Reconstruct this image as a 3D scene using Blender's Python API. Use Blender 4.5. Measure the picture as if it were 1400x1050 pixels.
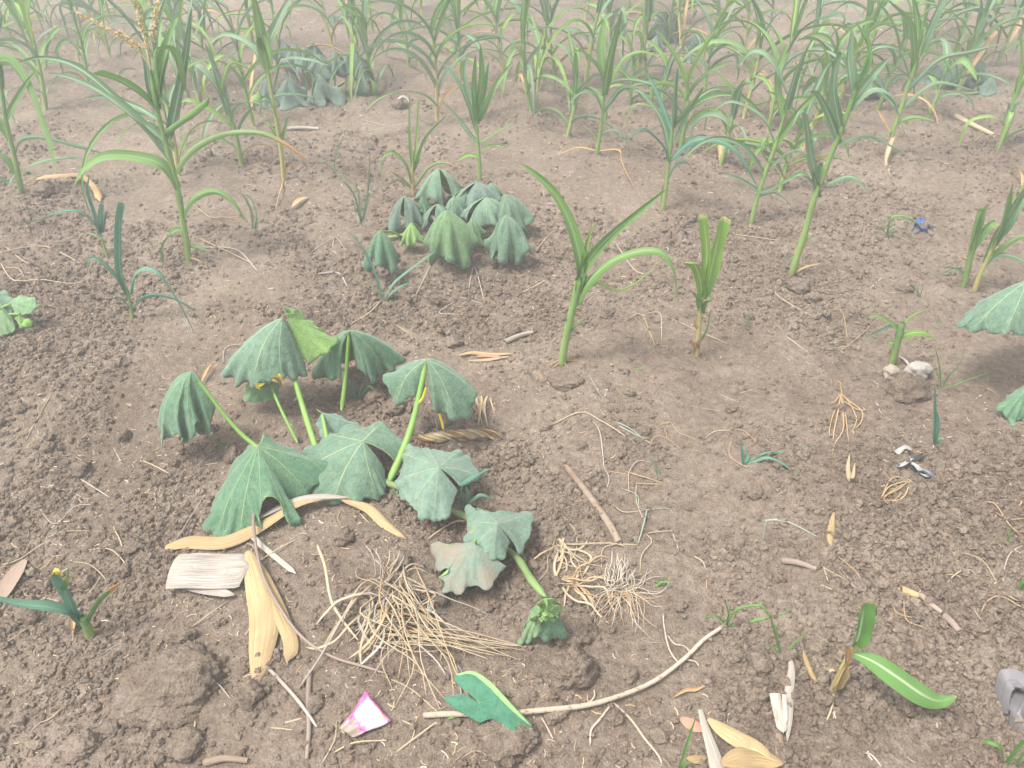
import bpy, math, random
import numpy as np
from mathutils import Vector
R = math.radians
for o in list(bpy.data.objects): bpy.data.objects.remove(o)
sc = bpy.context.scene
COL = sc.collection
# ------------------------------------------------------------------ camera
CAM_H, PITCH, HFOV = 1.5, R(38.0), R(67.3)
cd = bpy.data.cameras.new('camera'); cam = bpy.data.objects.new('camera', cd); COL.objects.link(cam)
cam.location = (0, 0, CAM_H); cam.rotation_euler = (R(90) - PITCH, 0, 0)
cd.sensor_fit = 'HORIZONTAL'; cd.angle_x = HFOV; cd.clip_start = 0.02; cd.clip_end = 1000
sc.camera = cam
# ------------------------------------------------------------------ sky, sun, exposure
SUN_EL, SUN_AZ = R(64), R(-115)          # azimuth measured from +Y (away from the camera) towards +X
w = bpy.data.worlds.new('World'); sc.world = w; w.use_nodes = True
wn = w.node_tree; wn.nodes.clear()
sky = wn.nodes.new('ShaderNodeTexSky'); sky.sky_type = 'NISHITA'; sky.sun_disc = False
sky.sun_elevation = SUN_EL; sky.sun_rotation = SUN_AZ; sky.dust_density = 4.0; sky.air_density = 1.0; sky.ozone_density = 1.0
hs = wn.nodes.new('ShaderNodeHueSaturation'); hs.inputs['Saturation'].default_value = 0.22
bg = wn.nodes.new('ShaderNodeBackground'); bg.inputs['Strength'].default_value = 0.15
wo = wn.nodes.new('ShaderNodeOutputWorld')
wn.links.new(sky.outputs[0], hs.inputs['Color']); wn.links.new(hs.outputs[0], bg.inputs['Color']); wn.links.new(bg.outputs[0], wo.inputs['Surface'])
sl = bpy.data.lights.new('sun', 'SUN'); sl.energy = 1.5; sl.angle = R(11); sl.color = (1.0, 0.97, 0.92)
so = bpy.data.objects.new('sun', sl); COL.objects.link(so)
sd = Vector((math.sin(SUN_AZ) * math.cos(SUN_EL), math.cos(SUN_AZ) * math.cos(SUN_EL), math.sin(SUN_EL)))
so.rotation_euler = sd.to_track_quat('Z', 'Y').to_euler(); so.location = (0, 0, 6)
sc.view_settings.view_transform = 'Standard'; sc.view_settings.look = 'None'
sc.view_settings.exposure = 1.32; sc.view_settings.gamma = 1.0; sc.view_settings.use_curve_mapping = False
sc.render.engine = 'CYCLES'
cy = sc.cycles; cy.use_adaptive_sampling = True; cy.adaptive_threshold = 0.02; cy.time_limit = 700; cy.use_denoising = True
cy.max_bounces = 6; cy.diffuse_bounces = 3; cy.glossy_bounces = 2; cy.transmission_bounces = 4; cy.volume_bounces = 1; cy.transparent_max_bounces = 6

# ------------------------------------------------------------------ numpy noise
def _hash(ix, iy, seed):
    h = (ix.astype(np.int64) * 374761393 + iy.astype(np.int64) * 668265263 + seed * 1442695041) & 0xFFFFFFFF
    h = ((h ^ (h >> 13)) * 1274126177) & 0xFFFFFFFF
    h = ((h ^ (h >> 16)) * 2246822519) & 0xFFFFFFFF
    return ((h ^ (h >> 15)) & 0xFFFFFF) / float(0xFFFFFF)
def vnoise(x, y, seed=0):
    ix = np.floor(x); iy = np.floor(y); fx = x - ix; fy = y - iy
    fx = fx * fx * fx * (fx * (fx * 6 - 15) + 10); fy = fy * fy * fy * (fy * (fy * 6 - 15) + 10)
    a = _hash(ix, iy, seed); b = _hash(ix + 1, iy, seed); c = _hash(ix, iy + 1, seed); d = _hash(ix + 1, iy + 1, seed)
    return (a + (b - a) * fx) * (1 - fy) + (c + (d - c) * fx) * fy - 0.5
def fbm(x, y, f, octs, seed, gain=0.5):
    s = 0; a = 1.0
    for k in range(octs):
        s = s + a * vnoise(x * f + 17.3 * k, y * f - 9.1 * k + 0.37 * x * f, seed + k); f *= 2.03; a *= gain
    return s
def clods(x, y, cell, seed, keep=0.6):
    """rounded lumps: one per cell, height of a flattened dome"""
    gx = x / cell; gy = y / cell; ix = np.floor(gx); iy = np.floor(gy); best = np.zeros_like(x)
    for dx in (-1, 0, 1):
        for dy in (-1, 0, 1):
            cx = ix + dx; cy = iy + dy
            px = cx + _hash(cx, cy, seed); py = cy + _hash(cx, cy, seed + 1)
            rr = 0.16 + 0.42 * _hash(cx, cy, seed + 2) ** 2
            on = (_hash(cx, cy, seed + 3) < keep)
            ex = (gx - px); ey = (gy - py); an = _hash(cx, cy, seed + 4) * 3.14
            u = ex * np.cos(an) + ey * np.sin(an); v = (ey * np.cos(an) - ex * np.sin(an)) * 1.35
            d2 = (u * u + v * v) / (rr * rr)
            best = np.maximum(best, np.where(on, np.sqrt(np.clip(1 - d2, 0, 1)) * rr * cell, 0))
    return best
def H(x, y, fine=True):
    x = np.asarray(x, float); y = np.asarray(y, float)
    h = 0.085 * vnoise(x * 0.8 + 3.1, y * 0.95 + 1.7, 11) + 0.05 * vnoise(x * 2.1, y * 2.4, 12)
    h = h + 0.030 * vnoise(x * 5.2 + .3 * y, y * 5.9, 13)
    m = crumbmask(x, y)
    wx = x + 0.020 * vnoise(x * 34, y * 34, 51) + .008 * vnoise(x * 90, y * 90, 53); wy = y + 0.020 * vnoise(x * 34, y * 34, 52) + .008 * vnoise(x * 90, y * 90, 54)
    h = h + 0.017 * fbm(x, y, 13.0, 2, 14) * (0.35 + 0.65 * m)
    if fine:
        h = h + m * (0.42 * clods(wx, wy, 0.095, 31, 0.4) + 0.40 * clods(wx, wy, 0.036, 41, 0.5))
        h = h + 0.0125 * fbm(x, y, 38.0, 4, 61, 0.62) * (0.20 + 0.80 * m)
    fade = 1.0 / (1.0 + (np.maximum(np.abs(x), np.abs(y)) / 30.0) ** 4)
    return h * fade
def crumbmask(x, y):
    return np.clip(0.54 + 1.7 * vnoise(x * 1.9 + 9, y * 2.1, 21) + 1.1 * vnoise(x * 5.5, y * 5.5, 22) - 0.55 * np.exp(-((x + 1.15) / .55) ** 2 - ((y - 1.75) / .6) ** 2) - 0.4 * np.exp(-((x + .75) / .3) ** 2 - ((y - .8) / .2) ** 2), 0.06, 1.15)
def h1(x, y): return float(HL(np.array([x]), np.array([y]))[0])
hs1 = h1
def HL(x, y):
    """height of the finished ground sheet"""
    x = np.asarray(x, float); y = np.asarray(y, float); i = np.clip(np.searchsorted(ys, y, side='right') - 1, 0, len(ys) - 2); f = np.clip((y - ys[i]) / (ys[i + 1] - ys[i]), 0, 1)
    def row(i_):
        c = np.clip((x / hw[i_] + 1) * .5 * (nx - 1), 0, nx - 1.001); j = c.astype(int); g = c - j; return Z[i_, j] * (1 - g) + Z[i_, j + 1] * g
    return row(i) * (1 - f) + row(i + 1) * f

# ------------------------------------------------------------------ photo pixel -> place
F = 700.0 / math.tan(HFOV / 2); CP, SP = math.cos(PITCH), math.sin(PITCH)
def ray(px, py):
    xc = (px - 700) / F; yc = -(py - 525) / F
    return Vector((xc, CP + SP * yc, -SP + CP * yc))
def G(px, py, dz=0.0):
    """the point of the soil seen at this pixel"""
    d = ray(px, py); z = 0.0
    for k in range(7):
        t = (CAM_H - z) / -d.z; z = 0.4 * z + 0.6 * h1(d.x * t, d.y * t)
    return Vector((d.x * t, d.y * t, h1(d.x * t, d.y * t) + dz))
def at(px, py, Y):
    d = ray(px, py); t = Y / d.y
    return Vector((d.x * t, Y, CAM_H + d.z * t))
def atz(px, py, z):
    d = ray(px, py); t = (CAM_H - z) / -d.z
    return Vector((d.x * t, d.y * t, z))
def mpp(p): return (p - Vector((0, 0, CAM_H))).length / F       # metres in one photo pixel at that point

# ------------------------------------------------------------------ material helper
class M:
    def __init__(s, name):
        s.m = bpy.data.materials.new(name); s.m.use_nodes = True; s.t = s.m.node_tree; s.t.nodes.clear()
        s.out = s.t.nodes.new('ShaderNodeOutputMaterial')
    def n(s, typ, ins=None, **pr):
        nd = s.t.nodes.new('ShaderNode' + typ)
        for k, v in pr.items(): setattr(nd, k, v)
        for k, v in (ins or {}).items():
            if hasattr(v, 'node'): s.t.links.new(v, nd.inputs[k])
            else: nd.inputs[k].default_value = v
        return nd
    def math(s, op, a, b=0.0, c=None):
        i = {0: a, 1: b}
        if c is not None: i[2] = c
        return s.n('Math', i, operation=op).outputs[0]
    def mix(s, f, a, b, mode='MIX'):
        nd = s.n('Mix', None, data_type='RGBA', blend_type=mode)
        for k, v in ((0, f), (6, a), (7, b)):
            if hasattr(v, 'node'): s.t.links.new(v, nd.inputs[k])
            else: nd.inputs[k].default_value = v if k == 0 else (*v, 1)[:4]
        return nd.outputs[2]
    def ramp(s, f, stops):
        nd = s.n('ValToRGB', {0: f}); cr = nd.color_ramp
        while len(cr.elements) < len(stops): cr.elements.new(0.5)
        for e, (p, c) in zip(cr.elements, stops): e.position = p; e.color = (*c, 1) if not isinstance(c, float) else (c, c, c, 1)
        return nd.outputs[0]
    def smooth(s, v, lo, hi):
        return s.n('MapRange', {0: v, 1: lo, 2: hi, 3: 0.0, 4: 1.0}, interpolation_type='SMOOTHSTEP').outputs[0]
    def noise(s, vec, scale, detail=3, rough=0.55, dim='3D'):
        return s.n('TexNoise', {'Vector': vec, 'Scale': scale, 'Detail': detail, 'Roughness': rough}).outputs[0]
    def scaled(s, vec, v):
        return s.n('VectorMath', {0: vec, 1: v}, operation='MULTIPLY').outputs[0]
    def bump(s, h, strength, dist, normal=None):
        i = {'Height': h, 'Strength': strength, 'Distance': dist}
        if normal is not None: i['Normal'] = normal
        return s.n('Bump', i).outputs[0]
    def finish(s, col, rough=0.8, normal=None, transl=0.0, tcol=None, spec=0.3, sheen=0.0):
        i = {'Base Color': col if hasattr(col, 'node') else (*col, 1), 'Roughness': rough, 'Specular IOR Level': spec}
        if normal is not None: i['Normal'] = normal
        if sheen: i['Sheen Weight'] = sheen; i['Sheen Roughness'] = 0.5
        p = s.n('BsdfPrincipled', i).outputs[0]
        if transl > 0:
            tc = tcol if tcol is not None else col
            t = s.n('BsdfTranslucent', {'Color': tc if hasattr(tc, 'node') else (*tc, 1)}).outputs[0]
            mx = s.n('MixShader', {0: transl}); s.t.links.new(p, mx.inputs[1]); s.t.links.new(t, mx.inputs[2]); p = mx.outputs[0]
        s.t.links.new(p, s.out.inputs['Surface']); return s.m
    def pos(s): return s.n('NewGeometry').outputs['Position']
    def uv(s): return s.n('UVMap').outputs[0]
    def rnd(s): return s.n('ObjectInfo').outputs['Random']

def soil_mat(name, light=1.0):
    s = M(name); p = s.pos()
    a = s.noise(p, 0.9, 3); b = s.noise(p, 4.5, 4, 0.6); c = s.noise(p, 46, 5, 0.7); d = s.noise(p, 300, 3, 0.7)
    t = s.math('ADD', s.math('MULTIPLY', a, 0.5), s.math('MULTIPLY', b, 0.5))
    t = s.math('ADD', s.math('MULTIPLY', t, 0.36), s.math('ADD', s.math('MULTIPLY', c, 0.36), s.math('MULTIPLY', d, 0.28)))
    col = s.ramp(t, [(0.40, (0.124 * light, 0.090 * light, 0.065 * light)), (0.5, (0.205 * light, 0.158 * light, 0.118 * light)), (0.60, (0.305 * light, 0.244 * light, 0.189 * light))])
    g = s.smooth(s.noise(p, 420, 2, 0.5), 0.66, 0.74)
    col = s.mix(s.math('MULTIPLY', g, 0.5), col, (0.40, 0.33, 0.25))
    v = s.n('TexVoronoi', {'Vector': p, 'Scale': 150.0, 'Randomness': 1.0}).outputs[0]
    nb = s.bump(s.noise(p, 34, 5, 0.72), 0.6, 0.020)
    nb = s.bump(s.math('ADD', s.math('MULTIPLY', s.math('SUBTRACT', 1.0, v), 0.5), s.noise(p, 120, 5, 0.7)), 0.9, 0.008, nb)
    nb = s.bump(d, 0.5, 0.002, nb)
    return s.finish(col, 0.97, nb, spec=0.12)
SOIL = soil_mat('soil'); CRUMB = soil_mat('soil_crumb', 1.12)  # crumb copy of the soil colour, lightened to paint light on crumb tops

def blade_mat(name, c1, c2, rib, tip=(0.40, 0.27, 0.11), tipstart=0.9, transl=0.28, streak=0.25, rough=0.55, blotch=None, spec=0.35):
    s = M(name); uv = s.uv(); x = s.n('SeparateXYZ', {0: uv}); u, v = x.outputs[0], x.outputs[1]
    r = s.rnd()
    off = s.n('CombineXYZ', {0: s.math('MULTIPLY', r, 31.0), 1: s.math('MULTIPLY', r, 17.0), 2: 0.0}).outputs[0]
    uvo = s.n('VectorMath', {0: uv, 1: off}, operation='ADD').outputs[0]
    big = s.noise(s.scaled(uvo, (1.5, 4.0, 1)), 1.0, 3)
    f = s.math('ADD', s.math('MULTIPLY', r, 0.55), s.math('MULTIPLY', big, 0.5))
    col = s.mix(s.smooth(f, 0.15, 0.85), c1, c2)
    st = s.noise(s.scaled(uvo, (70.0, 1.6, 1)), 1.0, 3, 0.6)
    col = s.mix(s.math('MULTIPLY', s.smooth(st, 0.45, 0.75), streak), col, tuple(min(1, k * 1.75 + 0.03) for k in c2))
    col = s.mix(s.math('MULTIPLY', s.smooth(st, 0.55, 0.25), streak), col, tuple(k * 0.55 for k in c1))
    if blotch:
        bn = s.smooth(s.noise(s.scaled(uvo, (4.0, 9.0, 1)), 1.3, 4, 0.65), 0.55, 0.68); col = s.mix(s.math('MULTIPLY', bn, 0.8), col, blotch)
    du = s.math('ABSOLUTE', s.math('SUBTRACT', u, 0.5))
    if rib: col = s.mix(s.math('MULTIPLY', s.smooth(du, 0.085, 0.03), s.smooth(v, 1.0, 0.5)), col, rib)
    tn = s.math('ADD', v, s.math('MULTIPLY', s.math('SUBTRACT', s.noise(s.scaled(uvo, (5, 14, 1)), 1.0, 3), 0.5), 0.22))
    if tip: col = s.mix(s.smooth(tn, tipstart, tipstart + 0.1), col, tip)
    hgt = s.math('ADD', s.math('MULTIPLY', st, 0.6), s.math('MULTIPLY', s.smooth(du, 0.09, 0.0), 0.8))
    return s.finish(col, rough, s.bump(hgt, 0.45, 0.002), transl, spec=spec)
MZ_G = blade_mat('maize_leaf_green', (0.105, 0.210, 0.056), (0.168, 0.301, 0.084), (0.26, 0.36, 0.15), tipstart=0.96)
MZ_B = blade_mat('maize_leaf_glaucous', (0.112, 0.205, 0.100), (0.175, 0.275, 0.155), (0.30, 0.38, 0.24), tipstart=0.97)
MZ_S = blade_mat('seedling_leaf_bluegreen', (0.078, 0.202, 0.130), (0.124, 0.273, 0.182), (0.20, 0.33, 0.22), tipstart=0.97)
MZ_Y = blade_mat('maize_leaf_fresh', (0.140, 0.269, 0.041), (0.207, 0.342, 0.068), (0.34, 0.45, 0.20), tip=(0.55, 0.5, 0.26), tipstart=0.93)
MZ_D = blade_mat('maize_leaf_tip_dried', (0.121, 0.223, 0.074), (0.182, 0.284, 0.101), (0.28, 0.34, 0.16), tip=(0.42, 0.24, 0.10), tipstart=0.72)
MZ_W = blade_mat('maize_leaf_white_rib', (0.081, 0.200, 0.044), (0.131, 0.280, 0.070), (0.40, 0.50, 0.28), tip=(0.5, 0.38, 0.18), tipstart=0.95)
GRASS = blade_mat('grass_blade_green', (0.086, 0.230, 0.040), (0.149, 0.333, 0.069), (0.2, 0.34, 0.12), tip=(0.4, 0.36, 0.18), tipstart=0.93)
DRY_O = blade_mat('dry_leaf_orange', (0.352, 0.207, 0.092), (0.475, 0.317, 0.158), (0.6, 0.45, 0.27), tip=None, transl=0.15, rough=0.75, spec=0.2)
DRY_T = blade_mat('dry_leaf_tan', (0.340, 0.264, 0.162), (0.476, 0.383, 0.246), None, tip=None, transl=0.12, rough=0.8, streak=0.4, spec=0.2)
HUSK_G = blade_mat('husk_golden', (0.285, 0.195, 0.090), (0.475, 0.351, 0.190), None, tip=(0.27, 0.20, 0.12), tipstart=0.88, transl=0.1, rough=0.75, streak=0.5, blotch=(0.33, 0.24, 0.14), spec=0.2)
HUSK_W = blade_mat('husk_weathered', (0.277, 0.239, 0.197), (0.420, 0.382, 0.336), None, tip=(0.28, 0.235, 0.19), tipstart=0.9, transl=0.05, rough=0.85, streak=0.8, blotch=(0.30, 0.25, 0.20), spec=0.12)
HUSK_P = blade_mat('husk_pale_white', (0.306, 0.272, 0.221), (0.425, 0.387, 0.332), None, tip=None, transl=0.08, rough=0.85, streak=0.6, blotch=(0.34, 0.29, 0.22), spec=0.12)
BARK_L = blade_mat('dry_leaf_brown', (0.20, 0.145, 0.105), (0.29, 0.215, 0.16), None, tip=None, transl=0.0, rough=0.9, streak=0.35, spec=0.1)
RED_L = blade_mat('dry_leaf_reddish', (0.33, 0.16, 0.11), (0.42, 0.22, 0.15), None, tip=None, transl=0.0, rough=0.85, spec=0.1)
SILV = blade_mat('dry_blade_silver_green', (0.28, 0.33, 0.26), (0.40, 0.43, 0.35), None, tip=None, transl=0.1, rough=0.8, spec=0.15)
PLAS_G = blade_mat('grey_plastic_film', (0.14, 0.13, 0.133), (0.21, 0.20, 0.205), None, tip=None, transl=0.05, rough=0.45, streak=0.1, spec=0.5)

def tube_mat(name, lo, hi, var=0.5, rough=0.7, spec=0.25, spots=None, sc_=60.0, transl=0.0):
    s = M(name); p = s.pos(); uv = s.uv(); v = s.n('SeparateXYZ', {0: uv}).outputs[1]
    f = s.math('ADD', s.math('MULTIPLY', v, 0.5), s.math('ADD', s.math('MULTIPLY', s.rnd(), 0.35), s.math('MULTIPLY', s.math('SUBTRACT', s.noise(p, sc_, 4, 0.65), 0.4), var)))
    col = s.mix(s.smooth(f, 0.0, 0.9), lo, hi)
    if spots: col = s.mix(s.math('MULTIPLY', s.smooth(s.noise(p, sc_ * 1.7, 3, 0.6), 0.56, 0.66), 0.8), col, spots)
    return s.finish(col, rough, s.bump(s.noise(s.scaled(uv, (9, 40, 1)), 1.0, 4), 0.4, 0.002), transl, spec=spec)
STALK = tube_mat('maize_stalk', (0.230, 0.321, 0.098), (0.115, 0.218, 0.069), 0.3, 0.5)
STALK_Y = tube_mat('maize_stalk_straw', (0.44, 0.34, 0.15), (0.21, 0.29, 0.075), 0.3, 0.6)
PETI = tube_mat('squash_petiole', (0.20, 0.34, 0.075), (0.16, 0.295, 0.065), 0.3, 0.5, 0.35)
VINE = tube_mat('squash_vine', (0.19, 0.24, 0.10), (0.17, 0.27, 0.09), 0.5, 0.6)
STRAW = tube_mat('straw', (0.323, 0.251, 0.157), (0.468, 0.383, 0.264), 0.7)
STRAW_O = tube_mat('straw_orange', (0.29, 0.19, 0.10), (0.44, 0.32, 0.185), 0.6)
STRAW_G = tube_mat('straw_grey', (0.255, 0.215, 0.175), (0.43, 0.38, 0.325), 0.7)
TWIG = tube_mat('pale_twig', (0.360, 0.293, 0.216), (0.468, 0.396, 0.310), 0.9, 0.85, 0.1, (0.20, 0.13, 0.09))
TWIG_B = tube_mat('brown_vine', (0.19, 0.145, 0.115), (0.275, 0.215, 0.175), 0.7, 0.85, 0.1)
STICK = tube_mat('brown_stick', (0.185, 0.125, 0.088), (0.31, 0.245, 0.185), 1.6, 0.85, 0.12, (0.09, 0.055, 0.038), 30.0)
ROOT = tube_mat('root_pale', (0.365, 0.306, 0.234), (0.510, 0.451, 0.365), 0.8, 0.9, 0.1)
ROOT_O = tube_mat('root_orange', (0.29, 0.19, 0.095), (0.44, 0.31, 0.17), 0.6, 0.85, 0.1)
TASSEL = tube_mat('tassel', (0.40, 0.36, 0.15), (0.52, 0.38, 0.19), 0.6, 0.8)
YELLOW = tube_mat('squash_flower_yellow', (0.62, 0.46, 0.03), (0.70, 0.57, 0.07), 0.4, 0.6, transl=0.2)

def squash_mat(name, c1, c2, vein, veinamt, dust=0.0, transl=0.14, spots=0.5, dustcol=(0.26, 0.205, 0.155)):
    """u runs from main vein to main vein (whole numbers lie on a vein), v runs from the stalk to the rim"""
    s = M(name); x = s.n('SeparateXYZ', {0: s.uv()}); u, v = x.outputs[0], x.outputs[1]; p = s.pos()
    d = s.math('ABSOLUTE', s.math('SUBTRACT', s.math('FRACT', s.math('ADD', u, 0.5)), 0.5))
    warp = s.math('MULTIPLY', s.math('SUBTRACT', s.noise(p, 22, 2), 0.5), 0.05)
    dm = s.math('MULTIPLY', s.math('ADD', d, s.math('MULTIPLY', warp, 0.25)), s.math('ADD', v, 0.04))
    main = s.math('MULTIPLY', s.smooth(dm, 0.017, 0.006), s.smooth(v, 1.0, 0.6))
    sec = s.math('FRACT', s.math('MULTIPLY', s.math('SUBTRACT', s.math('ADD', v, warp), s.math('MULTIPLY', d, 0.9)), 3.6))
    sec = s.math('MULTIPLY', s.smooth(s.math('ABSOLUTE', s.math('SUBTRACT', sec, 0.5)), 0.045, 0.012), s.smooth(d, 0.5, 0.1))
    sec = s.math('MULTIPLY', sec, s.smooth(v, 0.12, 0.3))
    net = s.n('TexVoronoi', {'Vector': p, 'Scale': 95.0}, feature='DISTANCE_TO_EDGE').outputs[0]
    netm = s.smooth(net, 0.10, 0.02)
    patch = s.noise(p, 11, 4, 0.6); fine = s.noise(p, 230, 3, 0.7)
    col = s.mix(s.smooth(s.math('ADD', patch, s.math('MULTIPLY', s.math('SUBTRACT', s.rnd(), 0.5), 0.5)), 0.25, 0.75), c1, c2)
    col = s.mix(s.math('MULTIPLY', fine, 0.30), col, tuple(min(1, k * 1.7) for k in c2))
    net2 = s.smooth(s.n('TexVoronoi', {'Vector': p, 'Scale': 260.0}, feature='DISTANCE_TO_EDGE').outputs[0], 0.12, 0.02)
    col = s.mix(s.math('MULTIPLY', s.math('MAXIMUM', netm, s.math('MULTIPLY', net2, .7)), 0.20), col, vein)
    col = s.mix(s.math('MULTIPLY', s.smooth(s.noise(p, 60, 4, .7), .58, .40), .30), col, tuple(k * .55 for k in c1))
    if spots: col = s.mix(s.math('MULTIPLY', s.smooth(s.noise(p, 34, 4, 0.65), 0.61, 0.70), spots), col, (0.29, 0.30, 0.10))
    if dust: col = s.mix(s.math('MULTIPLY', s.smooth(s.noise(p, 14, 3), 0.62 - 0.5 * dust, 0.92 - 0.5 * dust), min(1, dust * 1.3)), col, dustcol)
    col = s.mix(s.math('MULTIPLY', sec, veinamt * 0.55), col, vein)
    col = s.mix(s.math('MULTIPLY', main, veinamt), col, vein)
    hgt = s.math('SUBTRACT', s.math('MULTIPLY', patch, 0.0), s.math('ADD', main, s.math('MULTIPLY', sec, 0.55)))
    nb = s.bump(s.math('ADD', s.math('MULTIPLY', hgt, 0.9), s.math('ADD', s.math('MULTIPLY', s.smooth(net, 0.0, 0.45), 0.55), s.math('MULTIPLY', fine, 0.25))), 0.55, 0.0028)
    return s.finish(col, 0.82, nb, transl, tuple(k * 1.2 for k in c2), spec=0.16, sheen=0.22)
SQ_F = squash_mat('squash_leaf_upper', (0.084, 0.163, 0.112), (0.134, 0.225, 0.163), (0.40, 0.46, 0.23), 0.72)
SQ_D = squash_mat('squash_leaf_upper_dark', (0.060, 0.146, 0.086), (0.098, 0.198, 0.126), (0.33, 0.41, 0.17), 0.75)
SQ_P = squash_mat('squash_leaf_upper_pale', (0.104, 0.177, 0.134), (0.151, 0.232, 0.180), (0.36, 0.44, 0.25), 0.62, 0.22)
SQ_K = squash_mat('squash_leaf_dusty', (0.132, 0.209, 0.160), (0.187, 0.264, 0.204), (0.27, 0.29, 0.2), 0.35, 0.62)
SQ_L = squash_mat('squash_leaf_light', (0.105, 0.200, 0.095), (0.150, 0.250, 0.130), (0.36, 0.46, 0.20), 0.55)
SQ_U = squash_mat('squash_leaf_under', (0.175, 0.315, 0.085), (0.225, 0.370, 0.115), (0.36, 0.50, 0.22), 0.75, spots=0)
SQ_X = squash_mat('squash_leaf_far', (0.097, 0.153, 0.121), (0.143, 0.204, 0.163), (0.24, 0.30, 0.2), 0.35, spots=0.2)

def plain(name, col, rough=0.7, spec=0.3, var=0.25, scale=40, transl=0.0, bump=0.3):
    s = M(name); n = s.noise(s.pos(), scale, 4, 0.6)
    c = s.mix(s.math('MULTIPLY', n, var * 2), col, tuple(k * 0.45 for k in col))
    return s.finish(c, rough, s.bump(n, bump, 0.003), transl, spec=spec)

# ------------------------------------------------------------------ mesh / object helpers
rng = random.Random(7)
def mesh_obj(name, V, Fc, mats, parent=None, uv=None, smooth=True, origin=None):
    me = bpy.data.meshes.new(name); V = np.asarray(V, float)
    if parent is not None: V = V - np.array(parent.location) - (np.array(parent.parent.location) if parent.parent else 0)
    elif origin is not None: V = V - np.array(origin)
    me.from_pydata(V.tolist(), [], Fc)
    for m in (mats if isinstance(mats, (list, tuple)) else [mats]): me.materials.append(m)
    if uv is not None:
        l = me.uv_layers.new(name='UVMap'); idx = np.zeros(len(me.loops), np.int32); me.loops.foreach_get('vertex_index', idx)
        l.data.foreach_set('uv', np.asarray(uv, np.float32)[idx].ravel())
    if smooth: me.polygons.foreach_set('use_smooth', [True] * len(me.polygons))
    me.update()
    o = bpy.data.objects.new(name, me); COL.objects.link(o)
    if parent is not None: o.parent = parent
    elif origin is not None: o.location = origin
    return o
def tag(o, label=None, cat=None, group=None, kind=None):
    if label: o['label'] = label
    if cat: o['category'] = cat
    if group: o['group'] = group
    if kind: o['kind'] = kind
    return o
def thing(name, loc, label, cat, group=None):
    o = bpy.data.objects.new(name, None); o.empty_display_size = 0.03; COL.objects.link(o); o.location = loc
    return tag(o, label, cat, group)
def spline(P, n):
    P = np.asarray([tuple(p) for p in P], float)
    if len(P) == 2: P = np.array([P[0], (P[0] + P[1]) / 2, P[1]])
    E = np.vstack([2 * P[0] - P[1], P, 2 * P[-1] - P[-2]])
    L = np.linalg.norm(np.diff(P, axis=0), axis=1); c = np.concatenate([[0], np.cumsum(np.maximum(L, 1e-6))]); s = np.linspace(0, c[-1], n)
    k = np.clip(np.searchsorted(c, s, side='right') - 1, 0, len(P) - 2); t = ((s - c[k]) / (c[k + 1] - c[k]))[:, None]
    p0, p1, p2, p3 = E[k], E[k + 1], E[k + 2], E[k + 3]
    return 0.5 * (2 * p1 + (p2 - p0) * t + (2 * p0 - 5 * p1 + 4 * p2 - p3) * t ** 2 + (3 * p1 - p0 - 3 * p2 + p3) * t ** 3)
def nrm(a): return a / np.maximum(np.linalg.norm(a, axis=-1, keepdims=True), 1e-9)
def clampz(V, eps=0.002):
    h = HL(V[:, 0], V[:, 1]); V[:, 2] = np.maximum(V[:, 2], h + eps); return V
PROF = {'maize': lambda v: np.clip(0.62 + 1.6 * v, 0, 1) * np.power(np.clip(1 - v, 0, 1), 0.5) * 1.08 + 0.012,
        'lance': lambda v: np.power(np.clip(np.sin(np.pi * np.clip(v * 0.96 + 0.03, 0, 1)), 0, 1), 0.7) + 0.01,
        'blunt': lambda v: np.clip(.62 + 3 * v, 0, 1) * np.clip((1 - v) * 2.2, .05, 1),
        'strap': lambda v: np.clip(np.minimum((1 - v) * 9, 1), 0.12, 1),
        'cut': lambda v: np.clip(0.6 + 1.4 * v, 0, 1) + 0 * v,
        'wedge': lambda v: 0.28 + 0.72 * v}
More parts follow.
